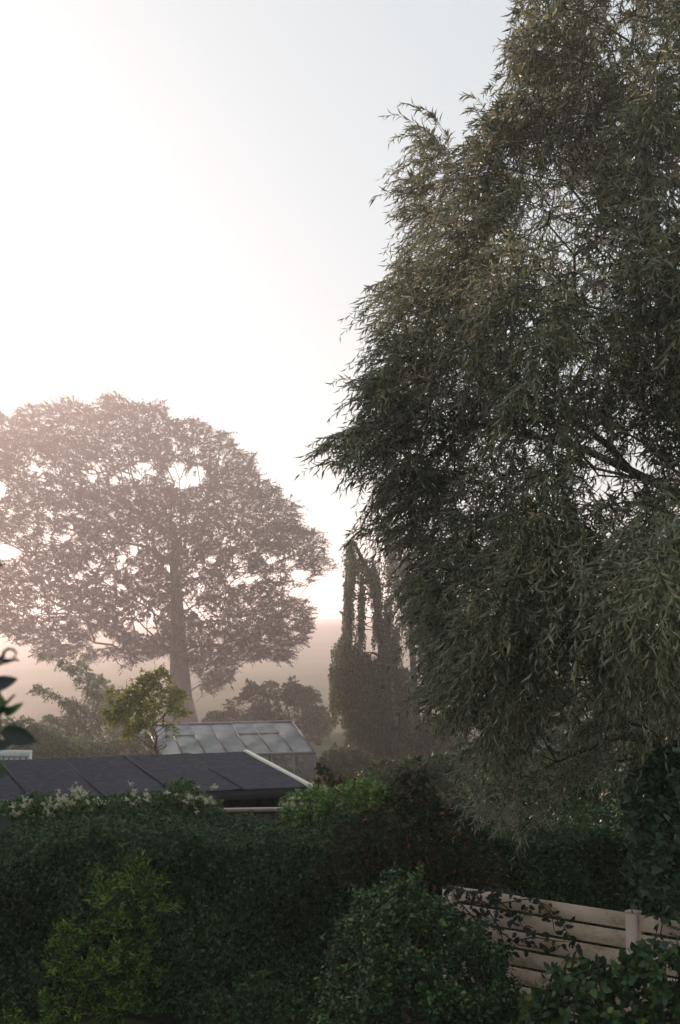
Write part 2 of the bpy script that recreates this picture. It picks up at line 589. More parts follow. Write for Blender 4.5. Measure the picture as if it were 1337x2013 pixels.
def shoots(S, D, L, n_leaf, droop, leaf_len, aspect, spread=38, pos0=0.12, lenvar=.25, flat=0.0):
    """leafy shoots. S starts, D directions, L lengths. returns leaf arrays and the shoot curves"""
    n = len(S)
    D = nrm(D)
    t = np.linspace(pos0, 1.0, n_leaf)[None, :, None]
    t = np.clip(t + rng.normal(0, .012, (n, n_leaf, 1)), 0.02, 1)
    g = np.array([0, 0, -1.0])
    Lc = L[:, None, None]
    dr = np.broadcast_to(droop, (n,))[:, None, None]
    pos = S[:, None] + D[:, None] * Lc * t * (1 - .25 * dr * t) + g * Lc * dr * t * t
    tan = nrm(D[:, None] * (1 - .5 * dr * t) + g * 2 * dr * t)
    ref = nrm(np.cross(tan, rng.normal(0, 1, (n, 1, 3))))
    bit = np.cross(tan, ref)
    ang = (np.arange(n_leaf) * 2.4)[None, :, None] + rng.uniform(0, 6.28, (n, 1, 1))
    if flat:
        ang = (np.arange(n_leaf) * np.pi)[None, :, None] + rng.uniform(0, 6.28, (n, 1, 1))
    side = ref * np.cos(ang) + bit * np.sin(ang)
    if flat:
        side = nrm(side * np.array([1, 1, 1 - flat]))
    sp = np.radians(spread + rng.normal(0, 12, (n, n_leaf, 1)))
    ax = nrm(tan * np.cos(sp) + side * np.sin(sp) + g * .22)
    nz = nrm(np.cross(np.cross(tan, side), ax) * -1 + rng.normal(0, .35, (n, n_leaf, 3)))
    if flat:
        nz = nrm(nz + np.array([0, 0, 1.0]) * 2 * flat)
    ln = leaf_len * (1 + rng.normal(0, lenvar, (n, n_leaf))).clip(.45, 1.7)
    ln = ln * (1.05 - .35 * np.abs(t[..., 0] - .45))
    curve_t = np.array([0, .35, .7, 1.0])[None, :, None]
    crv = S[:, None] + D[:, None] * Lc * curve_t * (1 - .25 * dr * curve_t) + g * Lc * dr * curve_t * curve_t
    return pos.reshape(-1, 3), ax.reshape(-1, 3), nz.reshape(-1, 3), ln.ravel(), (ln * aspect).ravel(), crv


def thin_tubes(name, crv, r0, r1, mat, parent, loc):
    """many thin three-sided stems in one mesh"""
    n, k, _ = crv.shape
    tan = nrm(np.gradient(crv, axis=1))
    a = nrm(np.cross(tan, np.array([.31, .77, .12])))
    b = np.cross(tan, a)
    rad = np.linspace(r0, r1, k)[None, :, None, None]
    ang = np.arange(3) * 2 * np.pi / 3
    ring = crv[:, :, None] + rad * (a[:, :, None] * np.cos(ang)[None, None, :, None] + b[:, :, None] * np.sin(ang)[None, None, :, None])
    V = ring.reshape(-1, 3)
    base = []
    for i in range(k - 1):
        for s in range(3):
            s2 = (s + 1) % 3
            base.append((i * 3 + s, i * 3 + s2, (i + 1) * 3 + s2, (i + 1) * 3 + s))
    base = np.array(base)
    F = (base[None] + (np.arange(n) * k * 3)[:, None, None]).reshape(-1)
    st = np.arange(n * len(base)) * 4
    o = obj(name, mesh_np(name, V - np.asarray(loc, float), F, st, mat), parent)
    o['kind'] = 'stuff'
    return o


# ------------------------------------------------------------------ branching
def grow(spine, attr, step=0.5, alpha=.35, jit=.06, up=0.0):
    """connects attractor points to a spine, nearest-with-path-cost: returns nodes, parents, tip ids"""
    nodes = [np.array(p, float) for p in spine]
    par = [-1] + list(range(len(spine) - 1))
    path = [0.0]
    for i in range(1, len(spine)):
        path.append(path[-1] + float(np.linalg.norm(nodes[i] - nodes[i - 1])))
    path = [q * .4 for q in path]
    cap = len(spine) + len(attr) * 14 + 10
    NA = np.zeros((cap, 3))
    NP = np.zeros(cap)
    NA[:len(nodes)] = nodes
    NP[:len(nodes)] = path
    cnt = len(nodes)
    par_a = np.full(cap, -1, int)
    par_a[:cnt] = par
    axis = np.array(spine)
    d0 = np.min(np.linalg.norm(attr[:, None] - axis[None], axis=2), axis=1)
    order = np.argsort(d0)
    tips = np.zeros(len(attr), int)
    lo = 0 if len(spine) < 4 else max(1, int(len(spine) * .2))
    for ai in order:
        a = attr[ai]
        dv = a - NA[lo:cnt]
        d = np.linalg.norm(dv, axis=1)
        cost = d + alpha * NP[lo:cnt] + np.maximum(0, NA[lo:cnt, 2] - a[2]) * .5 + up * np.abs(dv[:, 2])
        j = int(np.argmin(cost)) + lo
        dd = float(np.linalg.norm(a - NA[j]))
        ns = max(1, min(12, int(dd / step)))
        p0 = NA[j].copy()
        prev = j
        bow = np.array([0, 0, 1.0]) * dd * .10
        for s in range(1, ns + 1):
            f = s / ns
            q = p0 + (a - p0) * f + bow * math.sin(math.pi * f) * (1 if ns > 1 else 0)
            if s < ns:
                q = q + rng.normal(0, jit * min(dd, 2.0) * .5, 3)
            NA[cnt] = q
            NP[cnt] = NP[prev] + dd / ns
            par_a[cnt] = prev
            prev = cnt
            cnt += 1
        tips[ai] = prev
    return NA[:cnt], par_a[:cnt], tips


def wood(nodes, par, nspine, r_tip, r_base, mat, parent, loc, trunk_name='trunk', limb_name='branch', max_limbs=14, expo=.5, min_r=0.0, flare=1.6):
    n = len(nodes)
    kids = [[] for _ in range(n)]
    for i, p in enumerate(par):
        if p >= 0:
            kids[p].append(i)
    cntt = np.zeros(n)
    for i in range(n - 1, -1, -1):
        if not kids[i]:
            cntt[i] = 1
    order = list(range(n))
    # children always come after parents except spine order which also does
    for i in range(n - 1, 0, -1):
        if par[i] >= 0:
            cntt[par[i]] += cntt[i]
    rad = r_tip * cntt ** expo
    k = (r_base / rad[0])
    rad = np.where(np.arange(n) < nspine, np.linspace(r_base, r_base * .35, n)[np.minimum(np.arange(n) * max(1, n // max(nspine, 1)), n - 1)], rad)
    for i in range(nspine):
        f = i / max(nspine - 1, 1)
        rad[i] = r_base * (1 - .75 * f) * (1 + (flare - 1) * max(0, 1 - f * 6))
    for i in range(nspine, n):
        rad[i] = min(rad[i], rad[par[i]] * .88)
    limb = np.full(n, -1)
    for i in range(nspine, n):
        p = par[i]
        limb[i] = i if p < nspine else limb[p]
    mbs = {}
    tr = MB()
    tr.tube(nodes[:nspine], rad[:nspine], 10)
    tr.build(trunk_name, mat, parent, loc, True)
    done = np.zeros(n, bool)
    starts = [i for i in range(nspine, n) if par[i] < nspine]
    stack = [(s, par[s]) for s in starts]
    while stack:
        i, p = stack.pop()
        ch = [p, i]
        cur = i
        while kids[cur]:
            ks = sorted(kids[cur], key=lambda q: -cntt[q])
            for q in ks[1:]:
                stack.append((q, cur))
            cur = ks[0]
            ch.append(cur)
        r = rad[ch].copy()
        r[0] = r[1]
        if r[1] < min_r:
            continue
        sides = 7 if r[1] > .08 else (5 if r[1] > .03 else 3)
        mbs.setdefault(int(limb[i]), MB()).tube(nodes[ch], r, sides)
    ids = sorted(mbs, key=lambda q: -cntt[q])
    rest = MB()
    for q in ids[:max_limbs]:
        mbs[q].build(limb_name, mat, parent, loc, True)
    for q in ids[max_limbs:]:
        rest.add(mbs[q].v, mbs[q].f)
    if rest.v:
        o = rest.build('twigs', mat, parent, loc, True)
        o['kind'] = 'stuff'
    return rad


def sample_poly(poly, n, dens=None, inset=0):
    poly = np.asarray(poly, float)
    lo, hi = poly.min(0), poly.max(0)
    X, Y = [], []
    tot = 0
    while tot < n:
        x = rng.uniform(lo[0], hi[0], n * 3)
        y = rng.uniform(lo[1], hi[1], n * 3)
        k = inside(poly, x, y)
        if inset:
            k &= edge_dist(poly, x, y) > inset * rng.uniform(.3, 1.0, len(x))
        if dens is not None:
            k &= rng.uniform(0, 1, len(x)) < dens(x, y)
        X.append(x[k])
        Y.append(y[k])
        tot += int(k.sum())
    return np.concatenate(X)[:n], np.concatenate(Y)[:n]


def plant(name, label, cat, poly, dc, dr, base, spine_top, n_attr, n_shoot, shoot_len, n_leaf, leaf_len, aspect, tmpl, mat, wood_mat,
          droop=.3, spread=40, r_tip=.006, r_base=.06, inset=20, dens=None, front_bias=.5, clump=.0, clump_f=.5, group=None, n_parts=0,
          step=.5, max_limbs=10, limb='branch', trunk='trunk', flat=0., twig_r=.003, extra=None, min_r=0., lens=1.0, up_dir=.35, hole=None,
          alpha=.35, keep_in=True, spine_pts=None, dshift=None, soft=0):
    """a tree or shrub: crown volume from its outline and true thickness, branches grown to fill it, real leaves on the shoots"""
    poly = np.asarray(poly, float)
    loc = np.array([base[0], base[1], float(gz(base[0], base[1]))]) if len(base) == 2 else np.array(base, float)
    root = empty(name, loc, label, cat, group)
    top = np.array(spine_top, float)
    if spine_pts is not None:
        spine = np.vstack([loc[None], np.array(spine_pts, float)])
    else:
        ns = max(5, int(np.linalg.norm(top - loc) / step))
        f = np.linspace(0, 1, ns)[:, None]
        spine = loc + (top - loc) * f
        wob = rng.normal(0, .03, (ns, 3)) * np.linalg.norm(top - loc)
        wob[:, 2] = 0
        wob[0] = 0
        spine = spine + wob * .5

    ed_max = edge_dist(poly, *sample_poly(poly, 400)).max()

    def depth(x, y, bias):
        e = np.clip(edge_dist(poly, x, y) / (ed_max * lens), 0, 1)
        half = dr * np.sqrt(1 - (1 - e) ** 2) + .08 * dr
        u = rng.uniform(-1, 1, len(x))
        sh = -1 + np.abs(rng.normal(0, .22, len(x)))
        u = np.where(rng.uniform(0, 1, len(x)) < bias, sh, u)
        d = dc + half * u.clip(-1, 1)
        if dshift is not None:
            d = d + dshift(x, y)
        return d
    x, y = sample_poly(poly, n_attr, dens, inset)
    A = P(x, y, depth(x, y, front_bias * .5))
    A[:, 2] = np.maximum(A[:, 2], gz(A[:, 0], A[:, 1]) + .1)
    nodes, par, tips = grow(spine, A, step, alpha)
    # shoots: start in the crown, heading away from their nearest branch
    x, y = sample_poly(poly, n_shoot * 2, dens, inset * .5)
    S = P(x, y, depth(x, y, front_bias))
    if clump:
        nz_ = vnoise(S, clump_f)
        k = nz_ > np.quantile(nz_, clump) - rng.exponential(.06, len(S))
        S = S[k]
    if hole is not None:
        px, py = proj(S)
        S = S[~hole(px, py)]
    S = S[:n_shoot]
    S = S[S[:, 2] > gz(S[:, 0], S[:, 1]) + .05]
    # nearest tip gives the direction and pulls the start onto the branch
    D = np.zeros_like(S)
    for i in range(0, len(S), 400):
        dv = S[i:i + 400, None] - nodes[None]
        j = np.argmin((dv ** 2).sum(2), 1)
        D[i:i + 400] = S[i:i + 400] - nodes[j]
    c = np.array([top[0], dc, 0])
    out = S - np.array([[top[0], dc, 0]])
    out[:, 2] = 0
    D = nrm(nrm(D) * .5 + nrm(out) * .6 + np.array([0, 0, up_dir]) + rng.normal(0, .35, S.shape))
    L = shoot_len * rng.uniform(.6, 1.3, len(S))
    S = S - D * L[:, None] * .35
    if keep_in:
        g = np.array([0, 0, -1.0])
        drp = droop
        for tt, m in ((1.0, 8 + soft), (.6, 4 + soft * .6)):
            T = S + D * L[:, None] * tt * (1 - .25 * drp * tt) + g * L[:, None] * drp * tt * tt
            px, py = proj(T)
            k = inside(poly, px, py) | (edge_dist(poly, px, py) < m * (.25 + 2.2 * (vnoise(T, 9.0 / dr) > .15)) * rng.exponential(1, len(px)))
            if hole is not None:
                k &= ~hole(px, py)
            S, D, L = S[k], D[k], L[k]
    if extra is not None:
        S = np.vstack([S, extra[0]])
        D = np.vstack([D, extra[1]])
        L = np.concatenate([L, extra[2]])
    wood(nodes, par, len(spine), r_tip, r_base, wood_mat, root, loc, trunk, limb, max_limbs, min_r=min_r)
    pos, ax, nz, ln, wd, crv = shoots(S, D, L, n_leaf, droop, leaf_len, aspect, spread, flat=flat)
    if twig_r:
        thin_tubes('twigs', crv, twig_r, twig_r * .4, M['willow_twig'] if mat is M['willow'] else wood_mat, root, loc)
    leaf_batch('foliage', tmpl, pos, ax, nz, ln, wd, mat, root, loc, n_parts)
    return root, nodes, S


# ================================================================== THE SETTING
def build_ground():
    xs = np.concatenate([np.linspace(-700, -60, 33)[:-1], np.linspace(-60, 60, 81), np.linspace(60, 700, 33)[1:]])
    ys = np.concatenate([np.linspace(-30, 0, 6)[:-1], np.linspace(0, 120, 101), np.linspace(120, 900, 79)[1:]])
    X, Y = np.meshgrid(xs, ys)
    V = np.stack([X, Y, gz(X, Y)], -1).reshape(-1, 3)
    nx, ny = len(xs), len(ys)
    i = np.arange((nx - 1) * (ny - 1))
    r, c = i // (nx - 1), i % (nx - 1)
    q = np.stack([r * nx + c, r * nx + c + 1, (r + 1) * nx + c + 1, (r + 1) * nx + c], 1)
    o = obj('ground', mesh_np('ground', V, q.ravel(), np.arange(len(q)) * 4, M['ground'], True))
    tag(o, 'grassy ground falling away to a misty field and low hill', None, None, 'structure')


build_ground()


def build_haze():
    mb = MB()
    mb.frame_box((-760, -60, -6.5), (1520, 0, 0), (0, 1020, 0), (0, 0, 31.0))
    m, t, out = newmat('morning_mist')
    v = t.nodes.new('ShaderNodeVolumePrincipled')
    v.inputs['Color'].default_value = (.98, .893, .895, 1)
    v.inputs['Density'].default_value = 0.0021
    v.inputs['Anisotropy'].default_value = 0.72
    t.links.new(v.outputs[0], out.inputs['Volume'])
    o = mb.build('haze', m)
    tag(o, 'pale morning mist filling the valley', None, None, 'stuff')


build_haze()


# ------------------------------------------------------------------ shed with felt roof
def build_shed():
    th = R(21)
    e1 = np.array([math.cos(th), math.sin(th), 0])        # along the ridge, to the right
    e2 = np.array([math.sin(th), -math.cos(th), 0])       # down the slope, towards the camera
    rr = P(478, 1479, 23.9)                                # right end of the ridge
    ee = P(617, 1548, 20.9)
    L = 3.15
    drop = rr[2] - (ee[2] + .0)
    drop = max(drop, .2)
    Lr = 9.4
    loc = rr + e2 * 1.5 - e1 * 3
    loc[2] = float(gz(loc[0], loc[1]))
    root = empty('garden_shed', loc, 'long garden shed with dark felt roof and cream bargeboard beyond the hedge', 'shed')
    sl = e2 * L + np.array([0, 0, -drop])
    n_up = nrm(np.cross(sl, e1))
    if n_up[2] < 0:
        n_up = -n_up
    # felt strips about a metre wide, each lapped over its neighbour
    x0 = 0.0
    k = 0
    while x0 < Lr:
        wdt = [.98, 1.02, 1.0][k % 3]
        a = rr - e1 * (x0 + wdt)
        nseg = 8
        v, f = [], []
        for s in range(nseg + 1):
            t_ = s / nseg
            for q in range(4):
                u = q / 3 * (wdt + .06)
                lift = .012 * (k % 2) + .006 * math.sin(7 * t_ + 3 * k + q) + .006
                v.append(a + e1 * u + sl * t_ * 1.012 + n_up * (lift + (.009 if q == 3 else 0)))
        for s in range(nseg):
            for q in range(3):
                f.append((s * 4 + q, s * 4 + q + 1, (s + 1) * 4 + q + 1, (s + 1) * 4 + q))
        mb = MB()
        mb.add(v, f)
        lower = [p - n_up * .006 for p in v]
        mb.build('felt_strip', M['felt'], root, loc)
        # tarred lap along the joint
        if k > 0:
            j = MB()
            p0 = rr - e1 * x0
            j.frame_box(p0 - e1 * .022 + n_up * .026, e1 * .03, sl * 1.012, n_up * .006)
            j.build('lap_joint', M['tar'], root, loc)
        x0 += wdt
        k += 1
    Lr = x0
    deck = MB()
    deck.frame_box(rr - e1 * Lr - n_up * .05, e1 * (Lr - .01), sl * 1.0, n_up * .045)
    # far slope of the roof
    sb = -e2 * .9 + np.array([0, 0, -.16])
    deck.frame_box(rr - e1 * Lr - n_up * .05 + np.array([0, 0, -.002]), e1 * (Lr - .01), sb, n_up * .045)
    deck.build('roof_deck', M['tar'], root, loc)
    # eaves fascia
    fz = MB()
    e0 = rr - e1 * Lr + sl * 1.0
    fz.frame_box(e0 + e2 * .004 - np.array([0, 0, .13]), e1 * Lr, e2 * .022, np.array([0, 0, .125]))
    fz.build('fascia', M['dark_wood'], root, loc)
    # bargeboard along the gable
    bb = MB()
    bb.frame_box(rr + e1 * .004 - n_up * .105, e1 * .075, sl * 1.012, n_up * .15, .006)
    bb.build('bargeboard', M['cream_paint'], root, loc)
    cap = MB()
    cap.frame_box(rr + e1 * .004 - n_up * .19 + sl * .985, e1 * .046, sl * .02, n_up * .08)
    cap.build('bargeboard_end', M['tar'], root, loc)
    # walls: front, gable, with upright boards
    w0 = rr - e1 * (Lr - .15) + e2 * (L - .32)
    zt = ee[2] - .02
    zb = loc[2] - .1
    nb = 36
    bw = (Lr - .3) / nb
    pm = None
    for i in range(nb):
        p = w0 + e1 * bw * i
        p[2] = zb
        mb = MB()
        hgt = zt - zb
        mb.frame_box(p + e1 * .006 + e2 * (.004 * (i % 2)), e1 * (bw - .012), -e2 * .02, np.array([0, 0, hgt]))
        mb.build('wall_board', M['dark_wood'], root, loc)
    bk = MB()
    p = w0 - e2 * .03
    p[2] = zb
    bk.frame_box(p, e1 * (Lr - .3), -e2 * (L - .5), np.array([0, 0, zt - zb - .03]))
    bk.build('wall', M['tar'], root, loc)
    # corner post, paler
    cp = MB()
    p = rr - e1 * .15 + e2 * (L - .32)
    p[2] = zb
    cp.frame_box(p, e1 * .10, -e2 * .09, np.array([0, 0, zt - zb]))
    cp.build('corner_post', M['paling'], root, loc)


build_shed()


# ------------------------------------------------------------------ greenhouse
def build_greenhouse():
    th = R(17)
    e1 = np.array([math.cos(th), math.sin(th), 0])
    e2 = np.array([math.sin(th), -math.cos(th), 0])
    rr = P(574, 1420, 43.0)
    L = 2.55
    ee = rr + e2 * L
    # eave height from where the right lower corner shows
    ep = P(634, 1480, ee[1])
    drop = rr[2] - ep[2]
    sl = e2 * L + np.array([0, 0, -drop])
    n_up = nrm(np.cross(sl, e1))
    if n_up[2] < 0:
        n_up = -n_up
    bay = .625
    nb = 7
    Lr = bay * nb
    loc = rr + e2 * L - e1 * Lr / 2
    loc[2] = float(gz(loc[0], loc[1]))
    root = empty('greenhouse', loc, 'aluminium greenhouse with sky tinted glass roof standing behind the felt roofed shed', 'greenhouse')
    up = np.array([0, 0, 1.0])

    def bar(p, q, w_, name='glazing_bar', h=None, mat='alu'):
        d = q - p
        a = nrm(np.cross(d, n_up))
        mb = MB()
        h = h or w_
        mb.frame_box(p - a * w_ / 2 - n_up * h * .3, a * w_, d, n_up * h)
        mb.build(name, M[mat], root, loc)
    bar(rr - e1 * Lr, rr, .09, 'ridge_beam', .07)
    bar(rr - e1 * Lr + sl, rr + sl, .07, 'eaves_beam', .06)
    for i in range(nb + 1):
        bar(rr - e1 * bay * i, rr - e1 * bay * i + sl, .055 if i in (0, nb) else .036)
    vents = {2: .36, 3: .36, 1: 0, 6: .36, 5: .36}
    vents = {1: .36, 2: .36, 5: .36}
    for i in range(nb):
        a = rr - e1 * bay * (i + 1) + e1 * .02
        wv = e1 * (bay - .04)
        segs = [(0.01, .345), (.37, .99)] if i in vents else [(0.01, .99)]
        for (s0, s1) in segs:
            mb = MB()
            lift = .02 if (i in vents and s0 < .1) else 0.0
            mb.frame_box(a + sl * s0 + n_up * lift, wv, sl * (s1 - s0), n_up * .004)
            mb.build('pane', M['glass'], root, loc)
        if i in vents:
            bar(rr - e1 * bay * (i + 1) + sl * .358, rr - e1 * bay * i + sl * .358, .06, 'vent_rail', .05)
    # back slope, as it stands out of sight
    sb = -e2 * L * .55 + np.array([0, 0, -drop * .55])
    mb = MB()
    mb.frame_box(rr - e1 * Lr - e2 * .01, e1 * Lr, sb, np.array([0, 0, .004]))
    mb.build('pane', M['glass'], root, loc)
    # front wall panes and bars
    zt = (rr + sl)[2] - .03
    zb = float(gz(loc[0], loc[1]))
    for i in range(nb + 1):
        p = rr - e1 * bay * i + sl
        mb = MB()
        q = p.copy()
        q[2] = zb - .1
        mb.frame_box(q - e1 * .02, e1 * .04, -e2 * .03, up * (zt - zb + .1))
        mb.build('upright_bar', M['alu'], root, loc)
    for i in range(nb):
        p = rr - e1 * bay * (i + 1) + sl - e2 * .015
        p[2] = zb
        mb = MB()
        mb.frame_box(p + e1 * .025, e1 * (bay - .05), -e2 * .004, up * (zt - zb))
        mb.build('pane', M['glass_wall'], root, loc)
    # right gable panes
    p = rr + sl
    for i in range(4):
        a = p - e2 * (L * .25 * i + .02)
        a[2] = zb
        hgt = zt - zb + drop * (.25 * i)
        mb = MB()
        mb.frame_box(a, -e2 * (L * .25 - .04), -e1 * .004, up * hgt)
        mb.build('pane', M['glass_wall'], root, loc)
        b = p - e2 * (L * .25 * i)
        b[2] = zb
        mb = MB()
        mb.frame_box(b + e1 * .002, -e2 * .04, -e1 * .03, up * hgt)
        mb.build('upright_bar', M['alu'], root, loc)
    # staging with pots' dark planting inside, seen dimly
    st = MB()
    q = rr - e1 * (Lr - .2) + e2 * 1.0
    q[2] = zb + .75
    st.frame_box(q, e1 * (Lr - .4), e2 * .7, up * .05)
    st.build('staging', M['dark_wood'], root, loc)
    fl = MB()
    q = rr - e1 * Lr - e2 * 1.2
    q[2] = zb - .05
    fl.frame_box(q, e1 * Lr, e2 * (L + 1.2), up * .12)
    fl.build('base', M['dark_wood'], root, loc)


build_greenhouse()


plant('tomato_plant', 'dim leafy planting inside the greenhouse behind its front glass', 'plant',
      [(365, 1560), (365, 1490), (420, 1484), (480, 1490), (540, 1484), (600, 1488), (622, 1484), (622, 1560)],
      41.5, .3, tuple(P(520, 1540, 41.5)[:2]), P(520, 1500, 41.5), 50, 420, .3, 8, .12, .5, 'small', M['hedge'], M['twig'], droop=.3, r_tip=.004, r_base=.02, inset=2, twig_r=.004, step=.3)

# ------------------------------------------------------------------ white fence end beyond the shed
def build_white_fence():
    a = P(-60, 1476, 27.0)
    b = P(62, 1475, 27.0)
    zt = a[2]
    loc = np.array([(a[0] + b[0]) / 2, 27.0, float(gz(0, 27))])
    root = empty('white_fence', loc, 'white painted fence end just over the shed roof', 'fence')
    n = 11
    wv = (b[0] - a[0]) / n
    for i in range(n):
        mb = MB()
        mb.frame_box((a[0] + wv * i + .014, 27.0, loc[2] - .1), (wv - .028, 0, 0), (0, .02, 0), (0, 0, zt - loc[2] + .08 - .015 * (i % 3)))
        mb.build('paling', M['white_paint'], root, loc)
    mb = MB()
    mb.frame_box((a[0], 26.95, zt - .105), (b[0] - a[0], 0, 0), (0, .045, 0), (0, 0, .12), .006)
    mb.build('rail', M['white_paint'], root, loc)
    mb = MB()
    mb.frame_box((a[0], 26.95, zt - .9), (b[0] - a[0], 0, 0), (0, .045, 0), (0, 0, .1), .006)
    mb.build('rail', M['white_paint'], root, loc)
    mb = MB()
    mb.frame_box((b[0] - .03, 26.93, loc[2] - .1), (.045, 0, 0), (0, .07, 0), (0, 0, zt - loc[2] + .115), .006)
    mb.build('post', M['white_paint'], root, loc)


build_white_fence()


# ------------------------------------------------------------------ rail fence just behind the hedge
def build_rail_fence():
    a = P(270, 1594, 19.4)
    b = P(600, 1589, 19.6)
    d = b - a
    ln = np.linalg.norm(d[:2])
    e = np.array([d[0], d[1], 0]) / ln
    nn = np.array([e[1], -e[0], 0])
    loc = (a + b) / 2
    loc[2] = 0
    root = empty('paling_fence', loc, 'low wooden fence with pale pink top rail between hedge and shed', 'fence')
    mb = MB()
    mb.frame_box(a + nn * .06 - np.array([0, 0, .03]), d, -nn * .12, np.array([0, 0, .045]), .005)
    mb.build('top_rail', M['pink_wood'], root, loc)
    n = int(ln / .11)
    for i in range(n):
        p = a + d * (i / n)
        z = p[2] - .032
        p = p.copy()
        p[2] = 0
        mb = MB()
        mb.frame_box(p, e * .098, -nn * .018, np.array([0, 0, z]))
        mb.build('paling', M['paling'], root, loc)
    for i in (0, .5, 1):
        p = a + d * i - nn * .03
        z = p[2] - .04
        p[2] = 0
        mb = MB()
        mb.frame_box(p, e * .09, -nn * .09, np.array([0, 0, z]))
        mb.build('post', M['dark_wood'], root, loc)


build_rail_fence()


# ------------------------------------------------------------------ boarded fence at lower right
FTOP = 2.165


def at_height(px, py, z):
    q = P(px, py, 1.0) - CAM
    return (CAM + q * (z - CAM[2]) / q[2])[:2]


FA = at_height(884, 1741, FTOP)
FB = at_height(1245, 1797, FTOP)
FE = np.append((FB - FA) / np.linalg.norm(FB - FA), 0)
FN = np.array([FE[1], -FE[0], 0])
if FN[1] > 0:
    FN = -FN


def build_board_fence():
    panel = float(np.linalg.norm(FB - FA))
    p0 = np.array([FA[0], FA[1], 0])
    loc = p0 + FE * panel
    root = empty('board_fence', loc, 'weathered pinkish fence of horizontal boards with leafy stems across it', 'fence')
    up = np.array([0, 0, 1.0])
    for pn in range(0, 3):
        s = p0 + FE * panel * pn
        mb = MB()
        mb.frame_box(s - FE * .05 + FN * .045, FE * .10, -FN * .09, up * (FTOP + (.012 if pn else -.02)), .008)
        mb.build('post', M['fence_post'], root, loc)
        if pn:
            mb = MB()
            mb.frame_box(s - FE * .054 + FN * .049 + up * (FTOP + .013), FE * .108, -FN * .098, up * .016, .006)
            mb.build('post_cap', M['fence_post'], root, loc)
        z = FTOP
        k = 0
        r2 = random.Random(40 + pn)
        while z > .15:
            h = .125 + r2.uniform(-.004, .006)
            sag = r2.uniform(-.004, .004)
            mb = MB()
            mb.frame_box(s + FE * .053 + FN * (.012 + r2.uniform(-.003, .003)) + up * (z - h), FE * (panel - .106) + up * sag, -FN * .022, up * h, .004)
            mb.build('board', M['fence'], root, loc)
            z -= h + .023 + r2.uniform(-.003, .004)
            k += 1
        mb = MB()
        mb.frame_box(s + FE * panel * .5 - FN * .014, FE * .07, -FN * .04, up * (FTOP - .1))
        mb.build('batten', M['dark_wood'], root, loc)


build_board_fence()

# ================================================================== TREES FAR TO NEAR
beech_poly = [(-90, 830), (0, 812), (60, 800), (90, 778), (150, 775), (200, 766), (240, 778), (300, 785), (340, 805), (400, 828), (440, 850), (480, 880),
              (510, 895), (505, 920), (530, 945), (570, 985), (610, 1020), (630, 1050), (660, 1085), (665, 1115), (640, 1130), (590, 1150), (600, 1180),
              (628, 1220), (610, 1250), (590, 1290), (540, 1305), (500, 1290), (470, 1300), (450, 1340), (430, 1365), (395, 1365), (385, 1320), (330, 1290),
              (280, 1310), (200, 1305), (100, 1305), (40, 1270), (-20, 1240), (-100, 1240), (-160, 1100), (-150, 900)]
BD = 115.0


def rough(poly, seg, amp):
    out_ = []
    for i in range(len(poly)):
        a, b = np.array(poly[i], float), np.array(poly[(i + 1) % len(poly)], float)
        L_ = np.linalg.norm(b - a)
        n_ = np.array([b[1] - a[1], a[0] - b[0]]) / max(L_, 1e-6)
        m_ = max(1, int(L_ / seg))
        for q in range(m_):
            out_.append(a + (b - a) * q / m_ + n_ * rng.normal(0, amp) * (1 if q % 2 else 1.3))
    return out_


beech_poly = rough(beech_poly, 17, 8)


_bh = [(349, 928, 17, 21), (362, 950, 12, 10), (395, 935, 9, 13), (265, 1080, 8, 13), (590, 1130, 20, 13), (600, 1165, 34, 10), (300, 1240, 16, 8), (190, 1265, 22, 8), (-5, 960, 16, 18), (10, 1085, 28, 14)]
for _x0, _y0, _sx, _sy, _n in ((230, 930, 90, 14, 26), (120, 930, 60, 16, 14), (400, 900, 40, 20, 8), (60, 1060, 50, 18, 12), (260, 1115, 50, 12, 10), (190, 1270, 70, 18, 22), (290, 1225, 30, 18, 12), (470, 1150, 70, 25, 14),
                                (520, 1110, 60, 20, 10), (130, 1010, 60, 12, 10), (380, 1280, 30, 20, 8), (380, 1215, 20, 25, 6), (250, 1160, 60, 15, 6), (540, 1230, 40, 20, 7), (60, 1180, 60, 30, 6)):
    for _k in range(_n):
        _r = rng.uniform(2, 6.5)
        _bh.append((rng.normal(_x0, _sx), rng.normal(_y0, _sy), _r * rng.uniform(.9, 1.8), _r))


def beech_hole(px, py):
    h = np.zeros(np.shape(px), bool)
    jx, jy = px + rng.normal(0, 2.5, np.shape(px)), py + rng.normal(0, 2.5, np.shape(py))
    for (x, y, rx, ry) in _bh:
        h |= ((jx - x) / rx) ** 2 + ((jy - y) / ry) ** 2 < 1
    return h


bx = float(P(352, 1400, BD)[0])
bz = float(gz(bx, BD))
plant('beech_tree', 'broad domed beech standing alone in the mist beyond the greenhouse', 'tree', beech_poly, BD, 11.5, (bx, BD), (bx - .6, BD, 12),
      760, 25000, 1.25, 15, .155, .62, 'small', M['beech'], M['bark_grey'], droop=.22, spread=50, r_tip=.026, r_base=1.12, inset=16,
      front_bias=.35, clump=.04, clump_f=.5, step=1.3, max_limbs=24, flat=.3, twig_r=.014, lens=.8, hole=beech_hole, alpha=.45, soft=11, up_dir=.5,
      spine_pts=[P(356, 1395, BD), P(356, 1370, BD), P(354, 1330, BD), P(352, 1290, BD), P(348, 1250, BD), P(350, 1210, BD), P(346, 1160, BD), P(342, 1110, BD), P(350, 1060, BD)])

